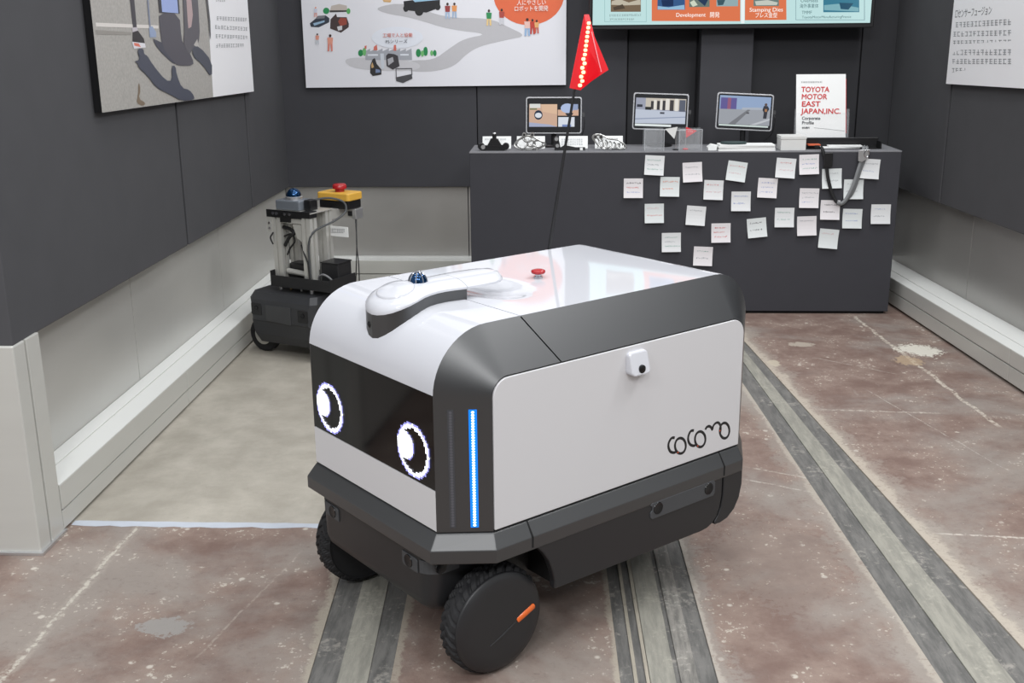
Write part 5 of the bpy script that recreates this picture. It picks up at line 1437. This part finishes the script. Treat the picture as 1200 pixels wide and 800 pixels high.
# brochure in a clear holder
t = thing('brochure', 'white brochure with large red capital letters, standing upright at the right of the counter', 'brochure', at(1.104, 4.80))
TILT = .10
def br(x, d, z): return (x + .0, d + z * TILT, z)
v, f = prism_vf([(-.104, .040), (.108, .040), (.098, .303), (-.110, .303)] and [(-.104, .042), (.106, .042), (.094, .304), (-.113, .304)], 'y', 0, .0035); mk('brochure_cover', [br(*q) for q in v], f, WHITE_PAPER, t)
v, f = prism_vf([(.1062, .06), (.1082, .06), (.0970, .285), (.0950, .285)], 'y', -.0004, .0034); mk('brochure_spine', [br(*q) for q in v], f, INK_RED, t)
def bl(b, s, m, x, z, w): lettering(b, s, m, t, (x - 1.104, (z - .7) * TILT - .0012, z - .7), (1, 0, -.006), (.03, TILT, 1), w, bold=s * .022)
bl('TOYOTA', .0305, INK_RED, 1.014, .932, .118); bl('MOTOR', .0305, INK_RED, 1.0155, .902, .107); bl('EAST', .0305, INK_RED, 1.017, .872, .078); bl('JAPAN,INC.', .0305, INK_RED, 1.0185, .842, .168)
bl('Corporate', .018, INK_GREY, 1.021, .817, .078); bl('Profile', .018, INK_GREY, 1.022, .798, .050); bl('会社案内', .009, INK_GREY, 1.023, .780, .032)
blur_lines('brochure_small_print', [((16, 110, 112, 116), [(-.092, .275, 0), (-.002, .275, 0), (-.092, .269, 0)])], lambda p, l: (p[0], p[1] * TILT - .001, p[1]), t)
tube('brochure_line', curve_pts([(-.03, .083 * TILT - .0004, .083), (.02, .078 * TILT - .0004, .078), (.07, .072 * TILT - .0004, .072), (.10, .069 * TILT - .0004, .069)], 4), .0006, INK_GREY, t, 5)
v, f = box_vf(-.112, .118, -.004, -.0015, .004, .145); mk('holder_front', [br(*q) for q in v], f, ACR2, t)
v, f = box_vf(-.112, .118, .0055, .008, .004, .16); mk('holder_back', [br(*q) for q in v], f, ACR, t)
box('holder_foot', -.112, .118, -.004, .05, 0, .0035, ACR, t)
# black tray with papers
t = thing('document_tray', 'low black tray holding loose papers in front of the brochure', 'tray', at(1.185, 4.752))
box('tray_floor', -.150, .150, -.028, .028, .0, .003, BLACK, t)
v = [(-.16, .024, .030), (.158, .026, .028), (.158, .034, .028), (-.16, .032, .030)]
box('tray_rim', -.160, .158, .028, .036, .0, .044, BLACK, t, .002)
box('tray_side', -.158, -.152, -.026, .027, 0, .02, BLACK, t); box('tray_side', .152, .158, -.026, .027, 0, .030, BLACK, t)
for k, (a, w) in enumerate(((.06, .08), (-.05, .07))):
    R2 = Matrix.Rotation(a, 3, 'Z'); v, f = box_vf(-w, w, -.022, .022, .0032 + k * .006, .0082 + k * .006); mk('loose_paper', [R2 @ Vector(q) + Vector((.01 if k else -.01, 0, 0)) for q in v], f, WHITE_PAPER, t)
v, f = box_vf(-.146, -.095, -.020, .018, .0150, .020); mk('orange_card', v, f, material('orange_card', (206, 96, 60), .6), t)
# lanyard hanging over the front edge
BSTR = material('black_strap_webbing', (26, 26, 28), .7, vary=.1, scale=300); GSTR = material('grey_strap_webbing', (120, 122, 124), .55, vary=.12, scale=300)
t = thing('lanyard', 'lanyard loop with one black and one grey strap hanging over the counter front', 'lanyard', (1.16, 4.655, .70))
def ribbon(name, pts, w, m, par):
    P_ = curve_pts(pts, 6); v = []; f = []
    for i, p in enumerate(P_):
        d = (P_[min(i + 1, len(P_) - 1)] - P_[max(i - 1, 0)]).normalized()
        s_ = d.cross(Vector((0, 1, 0)));
        s_ = s_.normalized() if s_.length > .15 else Vector((1, 0, 0))
        s_ = Vector((s_.x, 0, s_.z)) * (w / 2)
        if s_.x < 0: s_ = -s_
        v += [p - s_, p + s_]
    for i in range(len(P_) - 1): f.append((2 * i, 2 * i + 1, 2 * i + 3, 2 * i + 2))
    o = mk(name, v, f, m, par); so = o.modifiers.new('solid', 'SOLIDIFY'); so.thickness = .0014; so.offset = 0
    for p_ in o.data.polygons: p_.use_smooth = True
    return o
ribbon('black_strap', [(-.10, .050, .012), (-.088, .025, .014), (-.080, .003, .010), (-.066, -.004, -.03), (-.056, -.005, -.075), (-.048, -.006, -.115), (-.032, -.007, -.165), (-.012, -.008, -.205), (.010, -.008, -.221), (.024, -.008, -.214)], .014, BSTR, t)
prism('strap_buckle', rrect(-.070, -.036, -.066, -.006, .004), 'y', -.010, -.003, BLACK, t, .002)
ribbon('grey_strap', [(.098, .050, .010), (.094, .02, .016), (.092, .002, .012), (.086, -.006, -.03), (.074, -.008, -.075), (.062, -.009, -.125), (.048, -.010, -.165), (.030, -.010, -.202), (.012, -.010, -.218), (-.006, -.010, -.214)], .017, GSTR, t)
ribbon('grey_strap', [(.110, .048, .010), (.106, .02, .016), (.104, .001, .012), (.100, -.003, -.02), (.082, -.005, -.08), (.068, -.006, -.14), (.052, -.007, -.18), (.034, -.007, -.20)], .012, GSTR, t)
prism('metal_clip', [(.066, .004), (.112, .008), (.108, -.030), (.084, -.044), (.068, -.040)], 'y', -.013, -.009, ALU_BRIGHT, t, .001)
tube('clip_ring', ringpts(.10, -.010, .010, .014, -.014, 14), .0022, CHROME, t, 6, True)

# ------------------------------------------------------------------ the small robot base by the left wall
R2R = math.radians(-25)
ox, oy = -.96 - .105 * math.cos(R2R), 3.90 - .105 * math.sin(R2R)
r2 = thing('robot_base', 'small black wheeled robot base with an open aluminium frame, beside the left wall', 'robot', (ox, oy, 0), R2R)
BUMP = material('dark_bumper_plastic', (50, 51, 54), .5, vary=.06, scale=40)
PROF = material('aluminium_profile', (204, 203, 198), .33, metal=.4, vary=.05)
# body (x right, y away): faceted bumper
def ly(w, y0, y1, ch): return [(-w + ch, y0), (w - ch, y0), (w, y0 + ch), (w, y1), (-w, y1), (-w, y0 + ch)]
ring_part('bumper_shell', [(ly(.135, .022, .235, .02), .052), (ly(.150, .010, .245, .02), .085), (ly(.156, .004, .250, .02), .135), (ly(.150, .0, .250, .02), .142), (ly(.153, .0, .25, .02), .205), (ly(.158, .004, .25, .02), .222), (ly(.148, .022, .245, .02), .247)], BUMP, r2)
prism('bumper_inset', [(-.066, .145), (.052, .137), (.052, .205), (-.066, .205)], 'y', -.003, .004, material('bumper_inset_plastic', (60, 61, 63), .5), r2, .001)
for x, z in ((-.111, .186), (.108, .178)):
    pk = prism('sensor_pocket', rrect(x - .024, x + .024, z - .024, z + .022, .005), 'y', -.002, .006, MATTE_BLACK, r2, .001); lathe('sensor_eye', [(.009, -.0045), (.009, -.002)], (x, 0, z + .003), LENS, pk, 'y', 14)
for sx in (-1, 1):
    wc = (sx * .135, .07, .0665)
    w_ = lathe('wheel', [(.030, -.0165), (.038, -.0172), (.060, -.016), (.0665, -.010), (.0665, .012), (.060, .018), (.03, .018)], wc, RUBBER, r2, 'y' if sx < 0 else 'x', 40)
    if sx < 0: lathe('wheel_rim', [(.036, -.0185), (.038, -.0172), (.032, -.0168), (.026, -.0180), (.010, -.0180)], wc, PROF, w_, 'y', 32)
    else: lathe('wheel_rim', [(.044, .0145), (.046, .0172), (.034, .0175), (.010, .0180)], wc, PROF, w_, 'x', 32)
cw = lathe('rear_castor', [(.02, -.010), (.03, -.008), (.03, .008), (.02, .010)], (0, .21, .03), RUBBER, r2, 'x', 24); box('castor_fork', -.016, .016, .20, .22, .03, .056, BLACK, cw)
# black tray band
MB().box(-.075, .195, .056, .060, .266, .308).box(-.080, -.075, .056, .215, .266, .325).box(.195, .199, .056, .215, .266, .312).box(-.075, .195, .211, .215, .266, .308).box(-.075, .195, .060, .211, .266, .270).build('tray_band', MATTE_BLACK, r2)
for x, y in ((-.06, .09), (.09, .085), (-.06, .20), (.12, .2)): tube('spacer', [(x, y, .244), (x, y, .268)], .008, ALU_BRIGHT, r2, 12)
for x in (-.02, .03): tube('spacer', [(x, .10, .244), (x, .10, .266)], .005, material('brass', (170, 150, 110), .3, metal=.7) if x < 0 else ALU_BRIGHT, r2, 10)
# extruded posts with grooves
def post(x, y, z0, z1):
    w = .020; g = .004; d = .006
    poly = [(-w, -w), (-g, -w), (-g, -w + d), (g, -w + d), (g, -w), (w, -w), (w, -g), (w - d, -g), (w - d, g), (w, g), (w, w), (g, w), (g, w - d), (-g, w - d), (-g, w), (-w, w), (-w, g), (-w + d, g), (-w + d, -g), (-w, -g)]
    v, f = prism_vf([(x + a, y + b) for a, b in poly], 'z', z0, z1); return mk('frame_post', v, f, PROF, r2)
post(-.051, .095, .271, .545); post(.087, .095, .271, .548); post(-.051, .19, .271, .545); post(.087, .19, .271, .548)
def rail(name, x0, x1, y0, y1, z0, z1): return bev(mk(name, *box_vf(x0, x1, y0, y1, z0, z1), PROF, r2), .002)
rail('frame_rail', -.030, .066, .078, .112, .508, .545); rail('frame_rail', -.030, .066, .175, .208, .508, .545)
rail('frame_arm', .060, .100, .212, .300, .508, .543); box('frame_top_plate', -.078, .112, .073, .212, .5485, .5525, PROF, r2)
for x0, x1 in ((-.090, -.010), (.026, .112)):
    pass
br_ = box('corner_bracket', -.092, .070, .0715, .0745, .528, .556, BLACK, r2); box('bracket_leg', -.092, -.068, .0715, .0745, .470, .5275, PROF, br_)
for x in (-.060, -.043, -.004, .018): lathe('bolt_head', [(.006, -.003), (.006, 0)], (x, .0715, .543), CHROME, br_, 'y', 10)
for z in (.505, .485): lathe('bolt_head', [(.005, -.003), (.005, 0)], (-.080, .0715, z), CHROME, br_, 'y', 10)
box('post_cap', .068, .110, .072, .116, .532, .5565, BLACK, r2, .002)
box('display_unit', -.028, .018, .0705, .0775, .512, .534, BLACK, r2)
prism('hanging_plate', [(.02, .505), (.062, .505), (.062, .44), (.040, .455)], 'y', .080, .0835, PROF, r2)
# lidar box with dome
lb = thing if False else None
lid_ = box('scanner_box', -.066, .046, .095, .175, .553, .590, material('scanner_grey', (128, 134, 142), .35, metal=.3), r2, .005)
lathe('scanner_collar', [(.032, .0), (.032, .010), (.029, .012)], (-.008, .135, .590), ALU_BRIGHT, lid_, 'z', 28)
lathe('scanner_dome', [(.028 * math.cos(t), .030 * math.sin(t)) for t in [k * math.pi / 20 for k in range(10)]] + [(.001, .030)], (-.008, .135, .602), DOMEB, lid_, 'z', 28, 80)
box('connector_block', .048, .078, .12, .165, .553, .592, BLACK, r2, .003)
# rear arm, stop box
YEL = material('yellow_plastic', (222, 172, 70), .45, vary=.04)
rail('rear_arm', .060, .150, .300, .340, .505, .540)
sb_ = box('stop_box', .012, .148, .262, .345, .541, .572, BLACK, r2, .003)
prism('stop_box_cover', rrect(.004, .154, .256, .352, .012), 'z', .573, .602, YEL, sb_, .004)
lathe('stop_stem', [(.018, .602), (.018, .612)], (.080, .304, 0), REDPLAS, sb_, 'z', 20); lathe('stop_button', [(.021, .612), (.027, .614), (.027, .626), (.022, .632), (.001, .633)], (.080, .304, 0), REDPLAS, sb_, 'z', 24, 60)
box('arm_end_plate', .138, .156, .296, .344, .500, .540, ALU_BRIGHT, r2, .002); box('arm_end_clip', .120, .137, .294, .2995, .512, .530, BLACK, r2)
# label plate
lbp = box('label_plate', .072, .186, .198, .2015, .449, .487, WHITE_PAPER, r2)
blur_lines('label_print', [((12, 120, 120, 126), [(.082, .476, 0), (.174, .480, 0), (.082, .460, 0)])], lambda p, l: (p[0], .1974, p[1]), lbp)
box('circuit_board', .040, .10, .205, .2085, .455, .49, material('green_board', (96, 140, 116), .5), r2)
# electronics inside the frame
box('battery_pack', -.028, .060, .10, .17, .271, .315, MATTE_BLACK, r2, .004); box('drive_unit', -.026, .060, .104, .165, .318, .352, BLACK, r2, .006); tube('roller_tube', [(-.024, .094, .322), (.062, .094, .316)], .011, PROF, r2, 14)
box('control_box', .112, .190, .12, .205, .271, .358, MATTE_BLACK, r2, .003); box('control_lid', .110, .192, .118, .207, .3585, .363, BLACK, r2, .001)
CAB = material('black_cable', (24, 24, 26), .45, vary=.08); GCAB = material('grey_cable', (120, 120, 122), .5, vary=.05)
def cable(pts, r=.0032, m=None): return tube('cable', curve_pts(pts, 6), r, m or CAB, r2, 7)
cable([(.066, .14, .588), (.10, .2, .592), (.14, .24, .575), (.172, .21, .545), (.155, .16, .515), (.115, .09, .485), (.099, .072, .44), (.098, .070, .38), (.102, .068, .31)], .004, material('dark_grey_cable', (66, 68, 70), .5))
cable([(-.03, .088, .49), (.0, .09, .485), (.022, .085, .470), (.0, .086, .455), (-.026, .088, .42)], .007); cable([(-.028, .09, .455), (.005, .092, .465), (.02, .09, .44), (-.005, .09, .41), (-.02, .092, .385)], .0035)
cable([(.055, .082, .43), (.072, .075, .40), (.095, .066, .36), (.10, .065, .30)], .003)
cable([(.150, .30, .505), (.166, .28, .42), (.172, .26, .32), (.172, .245, .20), (.165, .24, .13)], .0022); cable([(.155, .30, .50), (.172, .27, .41), (.184, .26, .34), (.19, .25, .26), (.18, .245, .14)], .0022)
cable([(.115, .10, .285), (.128, .085, .315), (.152, .082, .325), (.178, .088, .31), (.188, .10, .285)], .004, GCAB)
cable([(-.062, .068, .47), (-.075, .066, .45), (-.066, .068, .425)], .003)
